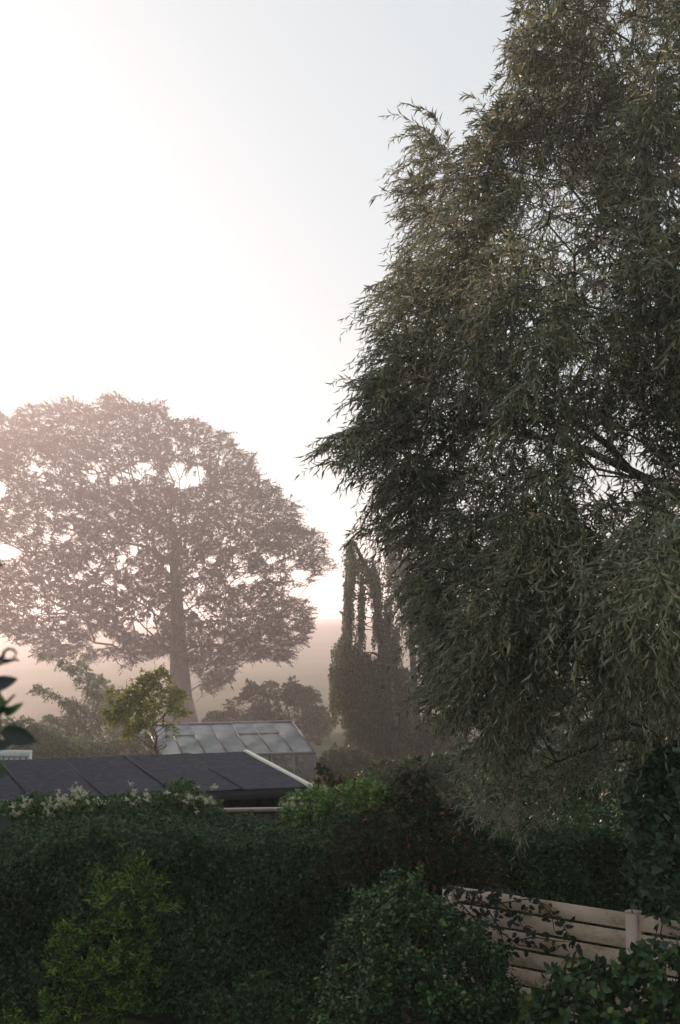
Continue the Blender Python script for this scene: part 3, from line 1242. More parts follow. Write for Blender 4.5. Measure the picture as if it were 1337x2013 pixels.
# tall conifers added out of view on the left to shade the near garden
for k, (px0, px1, dd, hh) in enumerate(((-420, -70, 42, 14.8), (-740, -300, 39, 15.8), (-1120, -580, 36, 15.2), (-1540, -900, 33, 15.2), (-2000, -1300, 30, 17.0), (-2500, -1750, 27, 16.0))):
    yb, yt = float(1200 + 5.4 * FPX / dd), float(1200 - (hh - 4.6) * FPX / dd)
    pm_, hw_ = (px0 + px1) / 2, (px1 - px0) / 2
    pl = [(pm_ - hw_, yb), (pm_ - hw_, yb - .6 * (yb - yt)), (pm_ - hw_ * .8, yb - .85 * (yb - yt)), (pm_, yt), (pm_ + hw_ * .8, yb - .85 * (yb - yt)), (pm_ + hw_, yb - .6 * (yb - yt)), (pm_ + hw_, yb)]
    b_ = P(pm_, 1400, dd)
    plant('shade_conifer', ('added shade evergreen at the far end of the unseen row', 'second added shade evergreen from the far row end', 'third added shade evergreen from the far row end', 'third added shade evergreen from the near row end', 'second added shade evergreen from the near row end', 'added shade evergreen at the near end of the unseen row')[k], 'tree', pl, dd, 2.2, (float(b_[0]), dd), (float(b_[0]), dd, hh - .6), 200, 2300, .9, 10, .5, .55, 'small',
          M['hedge'], M['bark'], droop=.2, r_tip=.015, r_base=.2, inset=10, front_bias=.2, step=.9, max_limbs=6, twig_r=.01, group='added row of shade conifers')

# shrubs and young trees in the gardens between
plant('bushy_tree', 'low dusky bushy tree behind the right end of the greenhouse', 'tree',
      [(398, 1425), (412, 1400), (440, 1395), (445, 1372), (475, 1368), (490, 1335), (515, 1350), (530, 1335), (555, 1345), (575, 1328), (600, 1352), (620, 1350), (635, 1380), (655, 1400), (640, 1445), (600, 1440), (560, 1425), (480, 1430)],
      78, 2.6, tuple(P(585, 1470, 78)[:2]), P(560, 1380, 78), 150, 1100, .5, 9, .17, .55, 'small', M['midgreen'], M['bark'], droop=.3, r_tip=.012, r_base=.10, inset=6,
      clump=.4, clump_f=1.5, twig_r=.009, step=.4, soft=5)
plant('bare_sapling', 'thin twiggy sapling with few leaves right of the greenhouse roof', 'tree',
      [(600, 1470), (590, 1420), (610, 1385), (640, 1380), (660, 1410), (650, 1450), (635, 1475)],
      66, 1.0, tuple(P(628, 1500, 66)[:2]), P(625, 1420, 66), 70, 170, .38, 7, .13, .5, 'small', M['midgreen'], M['bark'], droop=.3, r_tip=.010, r_base=.06, inset=4,
      clump=.2, clump_f=2.2, twig_r=.006, step=.3, max_limbs=6)
plant('feathery_tree', 'grey green feathery tree with one arching branch left of the yellowing tree', 'tree',
      [(55, 1352), (75, 1345), (120, 1362), (165, 1385), (150, 1330), (95, 1300), (75, 1285), (110, 1288), (150, 1300), (165, 1285), (180, 1320), (205, 1330), (240, 1370), (260, 1420), (270, 1490), (40, 1495), (50, 1440), (90, 1405), (140, 1405), (110, 1380), (60, 1365)],
      58, 1.8, tuple(P(205, 1490, 58)[:2]), P(180, 1350, 58), 190, 1700, .5, 9, .15, .34, 'small', M['greygreen'], M['bark'], droop=.45, r_tip=.008, r_base=.07, inset=5,
      twig_r=.005, step=.35, clump=.12, clump_f=2.0)
plant('dusky_shrub', 'dull green spreading shrub at the left behind the felt roof', 'shrub',
      [(-20, 1500), (-10, 1420), (30, 1405), (70, 1415), (110, 1440), (190, 1455), (250, 1430), (320, 1440), (350, 1480), (350, 1500)],
      50, 1.5, tuple(P(120, 1520, 50)[:2]), P(120, 1450, 50), 130, 1300, .42, 9, .14, .42, 'small', M['greygreen'], M['bark'], droop=.4, r_tip=.008, r_base=.06, inset=4,
      twig_r=.005, step=.35)
plant('yellowing_tree', 'small yellow green fruit tree with bare red brown stems above shed roof', 'tree',
      [(198, 1400), (222, 1385), (205, 1360), (230, 1350), (245, 1328), (268, 1338), (285, 1318), (305, 1322), (312, 1298), (330, 1318), (350, 1330), (345, 1350), (368, 1362), (360, 1385), (372, 1400), (345, 1415), (350, 1440), (330, 1452), (335, 1490), (280, 1490), (285, 1465), (262, 1450), (240, 1455), (245, 1425), (215, 1425)],
      36, 1.1, tuple(P(315, 1500, 36)[:2]), P(300, 1380, 36), 170, 950, .3, 8, .085, .52, 'small', M['yellow'], M['red_stem'], droop=.25, r_tip=.008, r_base=.045, inset=6,
      clump=.5, clump_f=2.8, twig_r=.006, step=.25, max_limbs=8, soft=5, hole=lambda x, y: ((x - 300) / 45) ** 2 + ((y - 1460) / 32) ** 2 < rng.uniform(0, 1.3, np.shape(x)))
plant('low_bush', 'low dark green bush right of the greenhouse wall', 'shrub',
      [(620, 1530), (635, 1480), (660, 1465), (700, 1470), (730, 1480), (740, 1560), (620, 1560)],
      38, 1.0, tuple(P(680, 1540, 38)[:2]), P(680, 1490, 38), 60, 500, .3, 9, .11, .5, 'small', M['midgreen'], M['bark'], droop=.3, r_tip=.008, r_base=.05, inset=4, twig_r=.004, step=.3)


# ------------------------------------------------------------------ weeping birches: hanging curtains
def weeping(name, label, cols, dc, dr, base_px, leaf_len, n_per, mat, spine_px):
    bp = P(base_px, 1500, dc)
    loc = np.array([bp[0], dc, float(gz(bp[0], dc))])
    root = empty(name, loc, label, 'tree')
    spine = np.vstack([loc[None], [P(x, y, dc) for x, y in spine_px]])
    A, ST = [], []
    for (xc, wd, y0, y1, n) in cols:
        n = int(n * n_per)
        x = rng.normal(xc, wd * .42, n).clip(xc - wd, xc + wd)
        f = 1 - ((x - xc) / (wd * 1.1)) ** 2 * .5
        top = y0 + (1 - f) * 50 + rng.exponential(14, n) + (rng.uniform(0, 1, n) < .45) * rng.uniform(0, .7, n) * (y1 - y0)
        ln = (y1 - top) * rng.uniform(.35, 1.05, n) - (1 - f) * 40
        k = ln > 15
        x, top, ln = x[k], top[k], ln[k]
        yy = dc + dr * rng.uniform(-1, 1, len(x))
        p0 = P(x, top, yy)
        p1 = P(x + rng.normal(0, 3, len(x)), top + ln, yy)
        ST.append(np.stack([p0, p1], 1))
        k = rng.uniform(0, 1, len(x)) < .3
        A.append(p0[k])
    A = np.vstack(A)
    ST = np.vstack(ST)
    nodes, par, tips = grow(spine, A, .6, .3)
    wood(nodes, par, len(spine), .011, .2, M['bark'], root, loc, max_limbs=12)
    # strands hang straight, with a slight curve outwards at the top
    t = np.linspace(0, 1, 5)[None, :, None]
    crv = ST[:, :1] * (1 - t) + ST[:, 1:] * t
    crv = crv + np.stack([.05 * np.sin(t[..., 0] * 3 + rng.uniform(0, 6, (len(ST), 1))), .05 * np.cos(t[..., 0] * 2.3 + rng.uniform(0, 6, (len(ST), 1))), 0 * t[..., 0] + np.zeros((len(ST), 1))], -1)
    thin_tubes('twigs', crv, .006, .003, M['twig'], root, loc)
    Ls = np.linalg.norm(ST[:, 1] - ST[:, 0], axis=1)
    pos = []
    for c, l in zip(crv, Ls):
        n = max(4, int(l / .05))
        u = np.sort(rng.uniform(0, 1, n)) * 4
        i = np.minimum(u.astype(int), 3)
        fr = (u - i)[:, None]
        pos.append(c[i] * (1 - fr) + c[i + 1] * fr)
    pos = np.vstack(pos)
    n = len(pos)
    ax = nrm(rng.normal(0, .55, (n, 3)) + np.array([0, 0, -.9]))
    pos = pos + rng.normal(0, .025, (n, 3))
    nz = nrm(rng.normal(0, 1, (n, 3)))
    ln = leaf_len * rng.uniform(.6, 1.3, n)
    leaf_batch('foliage', 'small', pos, ax, nz, ln, ln * .6, mat, root, loc)


weeping('weeping_birch', 'far paler weeping birch showing faintly through the willow edge',
        [(775, 25, 1035, 1190, 1.0), (800, 30, 1080, 1260, 1.2), (830, 35, 1120, 1330, 1.2), (870, 45, 1150, 1400, 1.4)], 62, 1.3, 820, .13, 60, M['birch'],
        [(818, 1400), (812, 1300), (806, 1200), (790, 1110), (778, 1050)])
weeping('weeping_birch', 'weeping birch with long hanging curtains of leaves right of the greenhouse',
        [(690, 14, 1055, 1180, 1.0), (708, 24, 1090, 1150, 1.0), (735, 26, 1095, 1180, 1.0), (686, 11, 1135, 1300, 1.0), (711, 7, 1140, 1290, .6), (742, 13, 1130, 1270, .8), (762, 12, 1170, 1320, .7), (778, 12, 1230, 1350, .6),
         (672, 18, 1250, 1400, 1.2), (657, 9, 1300, 1430, .7), (695, 26, 1265, 1450, 1.6), (725, 24, 1280, 1480, 1.4), (760, 28, 1260, 1500, 1.7), (795, 24, 1310, 1530, 1.5), (690, 13, 1330, 1540, 1.0), (715, 16, 1360, 1560, 1.0),
         (750, 28, 1400, 1600, 1.7), (800, 32, 1420, 1600, 1.9), (845, 34, 1400, 1600, 1.8), (885, 30, 1400, 1600, 1.4)], 43, 1.3, 765, .095, 85, M['birch'],
        [(762, 1420), (758, 1330), (748, 1240), (738, 1170), (722, 1120), (695, 1065)])
plant('dark_bush', 'dense dark bush in deep shade under the weeping birch', 'shrub',
      [(690, 1600), (700, 1525), (740, 1500), (800, 1490), (860, 1480), (920, 1470), (960, 1600)],
      28.5, .7, tuple(P(820, 1600, 28.5)[:2]), P(820, 1520, 28.5), 80, 900, .3, 9, .09, .55, 'small', M['hedge'], M['bark'], droop=.3, r_tip=.008, r_base=.05, inset=4, twig_r=.004, step=.3)


# ------------------------------------------------------------------ the hedge
def build_hedge():
    x0, x1, y0, y1 = -5.6, 7.0, 16.2, 18.3
    loc = np.array([-1.4, 17.2, 0])
    root = empty('hedge', loc, 'long clipped dark green hedge crossing the whole garden', 'hedge')

    def top(x, y):
        return 2.02 + .07 * np.sin(x * 2.1 + .5) + .05 * np.sin(x * 5.3 + y * 3) + .04 * np.sin(x * 11 + y * 7)

    def front(x, z):
        return y0 + .16 * np.sin(x * 1.7 + z * 2) + .11 * np.sin(x * 4.1 - z * 3) - .09 * np.sin(z * 6 + x * 2.2) + .05 * np.sin(x * 13 + z * 9) + .12 * np.clip(z - 1.6, 0, 1)
    # solid dark core added to block light, standing for the inner twigs
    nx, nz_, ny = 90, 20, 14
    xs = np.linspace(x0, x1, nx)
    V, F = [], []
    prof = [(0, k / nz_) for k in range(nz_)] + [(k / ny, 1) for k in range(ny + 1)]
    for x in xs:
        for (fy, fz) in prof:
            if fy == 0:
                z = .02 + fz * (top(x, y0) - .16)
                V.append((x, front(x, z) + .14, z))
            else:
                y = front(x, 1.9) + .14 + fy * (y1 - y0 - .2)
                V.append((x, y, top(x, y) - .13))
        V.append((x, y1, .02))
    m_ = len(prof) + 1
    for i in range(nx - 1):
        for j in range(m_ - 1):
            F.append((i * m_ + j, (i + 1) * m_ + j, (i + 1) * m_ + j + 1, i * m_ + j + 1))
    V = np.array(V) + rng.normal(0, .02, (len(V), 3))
    o = obj('twigs', mesh_py('twigs', V - loc, F, M['hedge_core'], False), root)  # light-blocking core sheet, no separate twigs
    o['kind'] = 'stuff'
    # leaves on front
    n = 95000
    x = rng.uniform(x0, x1, n)
    z = rng.uniform(.03, 1, n) ** .8 * (top(x, y0) - .02)
    y = front(x, z) + np.abs(rng.normal(0, .09, n)) - .05
    pf = np.stack([x, y, z], 1)
    nf = np.tile([0, -.8, .55], (n, 1))
    n2 = 45000
    x = rng.uniform(x0, x1, n2)
    y = rng.uniform(y0 + .05, y1, n2)
    z = top(x, y) - np.abs(rng.normal(0, .06, n2)) + .03 + (rng.uniform(0, 1, n2) < .06) * rng.exponential(.05, n2)
    pt = np.stack([x, y, z], 1)
    ntp = np.tile([0, -.2, 1.0], (n2, 1))
    pos = np.vstack([pf, pt])
    nz3 = nrm(np.vstack([nf, ntp]) + rng.normal(0, .5, (n + n2, 3)))
    ax = nrm(np.cross(nz3, rng.normal(0, 1, nz3.shape)) + np.array([0, -.25, .35]))
    ln = .05 * rng.uniform(.6, 1.4, len(pos))
    m2 = 900
    sx, sy = rng.uniform(x0, x1, m2), rng.uniform(y0, y1, m2)
    frt = rng.uniform(0, 1, m2) < .45
    szz = np.where(frt, rng.uniform(.7, 2.0, m2), top(sx, sy) - .03)
    S0 = np.stack([sx, np.where(frt, front(sx, szz), sy), szz], 1)
    D0 = np.where(frt[:, None], np.array([0, -.7, .6]), np.array([0, -.1, 1.0])) + rng.normal(0, .35, (m2, 3))
    p_, a_, z_, l_, w_, crv = shoots(S0, D0, rng.uniform(.08, .26, m2), 9, .15, .048, .55, 48)
    thin_tubes('twigs', crv, .002, .001, M['twig'], root, loc)
    pos, ax, nz3, ln = np.vstack([pos, p_]), np.vstack([ax, a_]), np.vstack([nz3, z_]), np.concatenate([ln, l_])
    leaf_batch('foliage', 'small', pos, ax, nz3, ln, ln * .55, M['hedge'], root, loc, 300)


M['hedge_core'] = solid_mat('light_blocking_core', [(.3, (.008, .010, .006)), (.7, (.02, .02, .012))], 20, .9, 0)
build_hedge()

# ------------------------------------------------------------------ climber with cream flowers on top of the hedge, and green mound to its right
root, _, S_ = plant('flowering_climber', 'creamy white flowered climber sprawling along top of hedge before the shed', 'climber',
                    [(-60, 1640), (-60, 1585), (0, 1578), (40, 1568), (70, 1555), (110, 1562), (150, 1560), (200, 1565), (250, 1558), (290, 1560), (330, 1543), (350, 1530), (372, 1528), (385, 1548), (420, 1568), (445, 1580), (440, 1600), (400, 1597), (320, 1600), (250, 1620), (100, 1632)],
                    18.5, .45, tuple(P(150, 1640, 18.5)[:2]), P(170, 1600, 18.5), 130, 900, .16, 8, .055, .6, 'oval', M['climber'], M['twig'], droop=.3, r_tip=.004, r_base=.03, inset=3, twig_r=.002, step=.2,
                    n_parts=150, front_bias=.6)


def flower_clusters(root, spots, size, mat, loc):
    """little panicles of small four-petalled flowers, one object each, sharing two meshes"""
    meshes = []
    for k in range(3):
        r2 = np.random.default_rng(50 + k)
        v, f = [np.zeros(3)], []
        for _ in range(26):
            c = r2.normal(0, .38, 3) * np.array([1, .7, .8])
            a0 = r2.uniform(0, 6.28)
            nrm_ = nrm(r2.normal(0, .5, 3) + np.array([0, -.8, .6]))
            u = nrm(np.cross(nrm_, [.3, .2, .9]))
            w_ = np.cross(nrm_, u)
            nc = len(v)
            v += [c, c + u * .03]
            f.append((0, nc, nc + 1))
            for q in range(4):
                a = a0 + q * math.pi / 2
                d = u * math.cos(a) + w_ * math.sin(a)
                s = -u * math.sin(a) + w_ * math.cos(a)
                n0 = len(v)
                v += [c + d * .13 + s * .07 + nrm_ * .02, c + d * .22 + nrm_ * .01, c + d * .13 - s * .07 + nrm_ * .02]
                f.append((nc, n0, n0 + 1, n0 + 2))
        meshes.append(mesh_py('flower_cluster', v, f, mat))
    for i, p in enumerate(spots):
        o = bpy.data.objects.new('flower_cluster', meshes[i % 3])
        COL.objects.link(o)
        o.parent = root
        o.location = p - loc
        s = size * random.uniform(.55, 1.25)
        o.scale = (s, s, s)
        o.rotation_euler = (random.uniform(-.5, .5), random.uniform(-.6, .6), random.uniform(-1, 1))


lc = np.array(root.location)
fx, fy = [], []
for (cx_, cy_, sx, sy, n) in ((75, 1590, 22, 14, 16), (110, 1580, 20, 12, 14), (145, 1572, 18, 12, 16), (155, 1560, 12, 8, 8), (45, 1605, 25, 10, 9), (260, 1562, 20, 8, 8), (285, 1570, 25, 12, 7), (375, 1565, 16, 10, 9),
                              (385, 1580, 18, 9, 9), (405, 1572, 12, 8, 7), (350, 1572, 20, 10, 4), (200, 1575, 30, 12, 5), (20, 1600, 15, 10, 5)):
    fx.append(rng.normal(cx_, sx, n))
    fy.append(rng.normal(cy_, sy, n))
fx, fy = np.concatenate(fx), np.concatenate(fy)
flower_clusters(root, P(fx, fy, 18.05 + rng.uniform(-.15, .15, len(fx))), .055, M['petal'], lc)

root, _, _ = plant('green_mound_shrub', 'fresh green rounded shrub on hedge line right of the shed bargeboard', 'shrub',
                   [(545, 1650), (552, 1600), (560, 1570), (585, 1552), (625, 1545), (650, 1550), (680, 1535), (720, 1528), (755, 1540), (775, 1570), (800, 1600), (800, 1660)],
                   18.2, .6, tuple(P(670, 1660, 18.2)[:2]), P(670, 1600, 18.2), 110, 1150, .17, 9, .05, .6, 'oval', M['bright'], M['twig'], droop=.25, r_tip=.004, r_base=.03, inset=4, twig_r=.002, step=.2,
                   n_parts=200, front_bias=.6, clump=.15, clump_f=4)
lc = np.array(root.location)
fx = np.concatenate([rng.normal(575, 12, 8), rng.normal(570, 6, 5), rng.normal(775, 14, 8), rng.normal(660, 20, 4)])
fy = np.concatenate([rng.normal(1570, 10, 8), rng.normal(1588, 6, 5), rng.normal(1575, 6, 8), rng.normal(1555, 6, 4)])
flower_clusters(root, P(fx, fy, 17.65 + rng.uniform(-.05, .1, len(fx))), .04, M['petal'], lc)

plant('russet_shrub', 'straggly shrub with brown and orange leaves where hedge meets the willow', 'shrub',
      [(600, 1720), (640, 1660), (660, 1625), (700, 1600), (740, 1580), (770, 1545), (800, 1500), (815, 1475), (830, 1500), (845, 1475), (850, 1540), (880, 1580), (920, 1590), (960, 1640), (1000, 1700), (990, 1770), (880, 1760), (800, 1720), (700, 1740)],
      15.7, .5, tuple(P(800, 1800, 15.7)[:2]), P(810, 1600, 15.7), 170, 1100, .2, 8, .052, .6, 'oval', M['russet'], M['red_stem'], droop=.3, r_tip=.004, r_base=.03, inset=6, twig_r=.0025, step=.2,
      n_parts=300, front_bias=.5, clump=.2, clump_f=4)
plant('russet_sprig', 'brown leaved sprig standing up beside the bargeboard end', 'shrub',
      [(622, 1560), (625, 1510), (632, 1495), (645, 1500), (655, 1530), (700, 1530), (720, 1545), (700, 1560)],
      18.9, .25, tuple(P(650, 1640, 18.9)[:2]), P(640, 1520, 18.9), 25, 75, .14, 7, .06, .6, 'oval', M['russet'], M['red_stem'], droop=.3, r_tip=.004, r_base=.015, inset=2, twig_r=.002, step=.15)

plant('dark_fill_shrub', 'dark shrub mass added beneath the willow to deepen its shade', 'shrub',  # dark shrub added so the bright gap under the willow looks shaded
      [(900, 1700), (905, 1590), (940, 1540), (1000, 1520), (1040, 1480), (1100, 1490), (1150, 1450), (1220, 1470), (1300, 1420), (1480, 1400), (1900, 1400), (1900, 1700)],
      19.6, .9, tuple(P(1150, 1800, 19.6)[:2]), P(1150, 1600, 19.6), 140, 1700, .3, 9, .10, .45, 'oval', M['hedge'], M['twig'], droop=.3, spread=55, r_tip=.005, r_base=.05, inset=8, front_bias=.5, twig_r=.003, step=.3)

plant('dark_fill_tree', 'dark tree added behind the lower willow branches to deepen the shade', 'tree',  # added dark tree, closes the bright gap behind the willow's shaded underside
      [(960, 1640), (950, 1540), (985, 1470), (1010, 1400), (1060, 1380), (1100, 1330), (1160, 1350), (1210, 1300), (1280, 1320), (1340, 1270), (1440, 1260), (1560, 1300), (1700, 1400), (1700, 1640)],
      23.5, 1.2, tuple(P(1250, 1750, 23.5)[:2]), P(1250, 1400, 23.5), 160, 2400, .32, 9, .11, .5, 'small', M['hedge'], M['bark'], droop=.3, spread=55, r_tip=.006, r_base=.1, inset=8, front_bias=.4, twig_r=.004, step=.35)

# ------------------------------------------------------------------ the great willow
willow_poly = [(1040, -120), (1030, -30), (1000, 55), (985, 115), (1000, 160), (950, 215), (925, 255), (905, 300), (880, 270), (850, 240), (800, 190), (775, 165), (800, 230), (790, 265),
               (815, 290), (790, 330), (770, 370), (745, 390), (775, 410), (790, 440), (785, 490), (760, 540), (730, 560), (705, 630), (735, 655), (745, 700), (725, 725), (670, 735), (695, 775),
               (730, 800), (650, 845), (610, 878), (640, 925), (690, 930), (720, 970), (750, 1005), (700, 1030), (670, 1045), (700, 1060), (760, 1055), (790, 1100), (780, 1170), (800, 1220), (830, 1280),
               (840, 1330), (790, 1370), (820, 1400), (880, 1430), (890, 1500), (900, 1550), (925, 1610), (960, 1640), (985, 1625), (1010, 1655), (1040, 1630), (1060, 1640), (1085, 1570), (1150, 1545), (1250, 1550), (1337, 1500),
               (1500, 1400), (1800, 1200), (1900, 800), (1800, 300), (1600, -100), (1300, -200)]


def willow_dens(x, y):
    d = np.where(x > 1420, .27, 1.0)
    for (cx_, cy_, rx, ry, s) in ((1130, 740, 90, 60, .55), (1250, 900, 110, 90, .72), (1180, 960, 110, 55, .66), (1320, 1180, 60, 80, .5), (1020, 660, 60, 45, .6), (1060, 900, 60, 40, .4),
                                  (1310, 120, 60, 60, .7), (1200, 30, 20, 60, .6), (900, 380, 50, 60, .45), (830, 470, 40, 40, .4), (930, 300, 30, 50, .4), (1330, 350, 60, 90, .4), (850, 330, 60, 130, .4), (790, 560, 60, 120, .25), (1180, 1500, 150, 90, .5)):
        d = d * (1 - s * np.exp(-((x - cx_) / rx) ** 2 - ((y - cy_) / ry) ** 2))
    return d


def willow_shift(x, y):
    # bumps, and the near spray that hangs forward at lower right
    b = .55 * np.sin(x * .017 + 1.2 * np.sin(y * .006)) + .4 * np.sin(y * .011 + x * .004) + .3 * np.sin(x * .045 + y * .02)
    near = -1.9 * np.exp(-((x - 1290) / 140) ** 2 - ((y - 1140) / 150) ** 2)
    under = 1.1 * np.clip((y - 1240) / 330, 0, 1) ** 1.3
    return b + near + under


WD = 13.2
sprig = []
for (x0, y0, x1, y1, d) in ((735, 835, 612, 872, 11.6), (760, 850, 640, 905, 11.5), (700, 850, 640, 868, 11.6), (770, 765, 660, 742, 12.0), (780, 790, 690, 778, 11.9), (850, 265, 760, 160, 12.6), (860, 275, 800, 190, 12.6), (865, 290, 845, 215, 12.5),
                            (830, 385, 750, 392, 12.4), (800, 420, 760, 430, 12.3), (780, 1015, 672, 1048, 11.3), (800, 1025, 700, 1050, 11.3), (770, 595, 705, 632, 12.0), (790, 560, 735, 566, 12.1), (960, 235, 905, 175, 12.6), (990, 160, 950, 160, 12.6),
                            (800, 505, 765, 540, 12.2), (1010, 90, 985, 60, 12.6), (1040, 60, 1020, -10, 12.5), (1270, 60, 1262, -15, 12.6), (1290, 90, 1300, 0, 12.6), (1150, 40, 1150, -40, 12.5), (850, 1370, 790, 1380, 10.6), (880, 1360, 830, 1390, 10.5)):
    p0, p1 = P(x0, y0, d), P(x1, y1 - 12, d - .1)
    L_ = np.linalg.norm(p1 - p0)
    for q in range(3):
        o_ = rng.normal(0, .03, 3)
        sprig.append((p0 + o_ * 2, p1 - p0 + o_ * 1.5, L_ * (1, .8, .6)[q]))
# hanging near spray at lower right with long pendulous shoots
for q in range(150):
    x0, y0 = rng.uniform(1110, 1400), rng.uniform(985, 1200)
    p0 = P(x0, y0 + 40 * max(0, (1180 - x0) / 70), 8.6 + rng.uniform(-.6, .9))
    sprig.append((p0, np.array([rng.normal(-.25, .35), rng.normal(-.3, .3), rng.uniform(-.5, .25)]), rng.uniform(.35, .75)))
extra = (np.array([s[0] for s in sprig]), np.array([s[1] for s in sprig]), np.array([s[2] for s in sprig]))
wx = float(P(1440, 1200, WD)[0])
spn = [np.array([wx - .02, WD, 1.0]), np.array([wx + .02, WD + .05, 1.9]), np.array([wx - .05, WD, 2.8]), np.array([wx - .12, WD - .05, 3.7]), np.array([wx - .2, WD, 4.7]), np.array([wx - .3, WD, 5.8]),
       np.array([wx - .45, WD, 7.0]), np.array([wx - .7, WD, 8.2]), np.array([wx - .8, WD, 9.2])]
wroot, wnodes, _ = plant('willow_tree', 'tall grey green willow with narrow leaves filling the right side', 'tree', willow_poly, WD, 3.6, (wx, WD), spn[-1], 900, 12500, .50, 18, .082, .17, 'lance4',
                         M['willow'], M['bark'], droop=.42, spread=31, r_tip=.0042, r_base=.26, inset=45, dens=willow_dens, front_bias=.6, clump=.22, clump_f=1.5, n_parts=300, step=.4, max_limbs=16, soft=14,
                         twig_r=.0028, extra=extra, lens=.75, up_dir=.15, spine_pts=spn, dshift=willow_shift, alpha=.4)
# the long limb that reaches out to the left across the crown
mb = MB()
wl = np.array(wroot.location)
lp = [(1440, 1040, 13.0), (1337, 975, 12.3), (1240, 925, 11.6), (1150, 885, 11.0), (1060, 860, 10.7), (980, 845, 10.7), (910, 828, 10.9), (850, 822, 11.1), (780, 826, 11.3), (715, 848, 11.5), (640, 880, 11.6)]
mb.tube([P(*q) for q in lp], [.045, .04, .034, .027, .022, .018, .015, .012, .009, .006, .003], 7)
mb.tube([P(1060, 860, 10.7), P(1010, 835, 10.5), P(960, 830, 10.5), P(900, 850, 10.4)], [.02, .015, .01, .005], 5)
mb.tube([P(1240, 925, 11.6), P(1190, 870, 11.4), P(1120, 820, 11.3), P(1060, 740, 11.4), P(1020, 640, 11.6)], [.03, .026, .02, .014, .008], 6)
mb.build('branch', M['bark'], wroot, wl, True)

# ------------------------------------------------------------------ ivy hanging at the right edge
plant('ivy', 'dark broad leaved ivy hanging at the right beneath the willow', 'climber',
      [(1225, 1560), (1250, 1500), (1300, 1450), (1337, 1420), (1460, 1400), (1460, 1900), (1350, 1830), (1300, 1790), (1240, 1745), (1215, 1690)],
      11.7, .55, (float(P(1390, 1600, 11.7)[0]), 11.9), P(1380, 1480, 11.8), 90, 520, .3, 8, .075, .9, 'ivy', M['ivy'], M['twig'], droop=.75, spread=62, r_tip=.004, r_base=.04, inset=8,
      n_parts=300, front_bias=.6, twig_r=.002, step=.25, clump=.15, clump_f=3, up_dir=-.1)

# ------------------------------------------------------------------ shrubs in the foreground
def whorl_bush():
    poly = np.array([(95, 1840), (130, 1790), (165, 1790), (185, 1740), (180, 1700), (215, 1690), (245, 1675), (290, 1680), (300, 1705), (330, 1725), (325, 1755), (362, 1760), (350, 1790), (300, 1800), (320, 1850), (290, 1880), (345, 1890), (330, 1930), (270, 1930), (290, 1980), (240, 2000), (260, 2060), (-60, 2060), (-40, 1990), (20, 1985), (60, 1950), (130, 1940), (85, 1900)], float)
    dc = 13.2
    bp = P(230, 2013, dc)
    loc = np.array([bp[0], dc, 0.0])
    root = empty('azalea', loc, 'yellow green azalea bush with leaf whorls in front of the hedge', 'shrub')
    n = 430
    x, y = sample_poly(poly, n, lambda x, y: .25 + .75 * (np.sin(x * .07 + 2 * np.sin(y * .03)) + np.sin(y * .085 + x * .02) > -.2), 6)
    e = np.clip(edge_dist(poly, x, y) / 110, 0, 1)
    d = dc - .75 * np.sqrt(1 - (1 - e) ** 2) * rng.uniform(.1, 1, n) + .15 * np.sin(x * .05) + .12 * np.sin(y * .06 + x * .02)
    A = P(x, y, d)
    spine = [loc, loc + [0, 0, .3], loc + [.05, 0, .6], loc + [.0, 0, .9], loc + [.05, 0, 1.2]]
    nodes, par, tips = grow(spine, A, .25, .3)
    wood(nodes, par, len(spine), .0035, .04, M['twig'], root, loc, max_limbs=10, trunk_name='stem')
    k = 13
    ang = (np.arange(k) * 2.4)[None, :, None] + rng.uniform(0, 6.28, (n, 1, 1))
    up = nrm(np.array([0, -.35, .9]) + rng.normal(0, .25, (n, 3)))
    u = nrm(np.cross(up, [.2, .9, .1]))
    v = np.cross(up, u)
    tilt = np.linspace(.35, 1.25, k)[None, :, None]
    side = u[:, None] * np.cos(ang) + v[:, None] * np.sin(ang)
    ax = nrm(side * np.sin(tilt) + up[:, None] * np.cos(tilt) + rng.normal(0, .1, (n, k, 3)))
    nz = nrm(up[:, None] - side * .3 + rng.normal(0, .15, (n, k, 3)))
    pos = A[:, None] - up[:, None] * np.linspace(0, .07, k)[None, :, None]
    ln = .062 * rng.uniform(.7, 1.25, (n, k))
    leaf_batch('foliage', 'lance', pos.reshape(-1, 3), ax.reshape(-1, 3), nz.reshape(-1, 3), ln.ravel(), ln.ravel() * .32, M['whorl'], root, loc, 300)


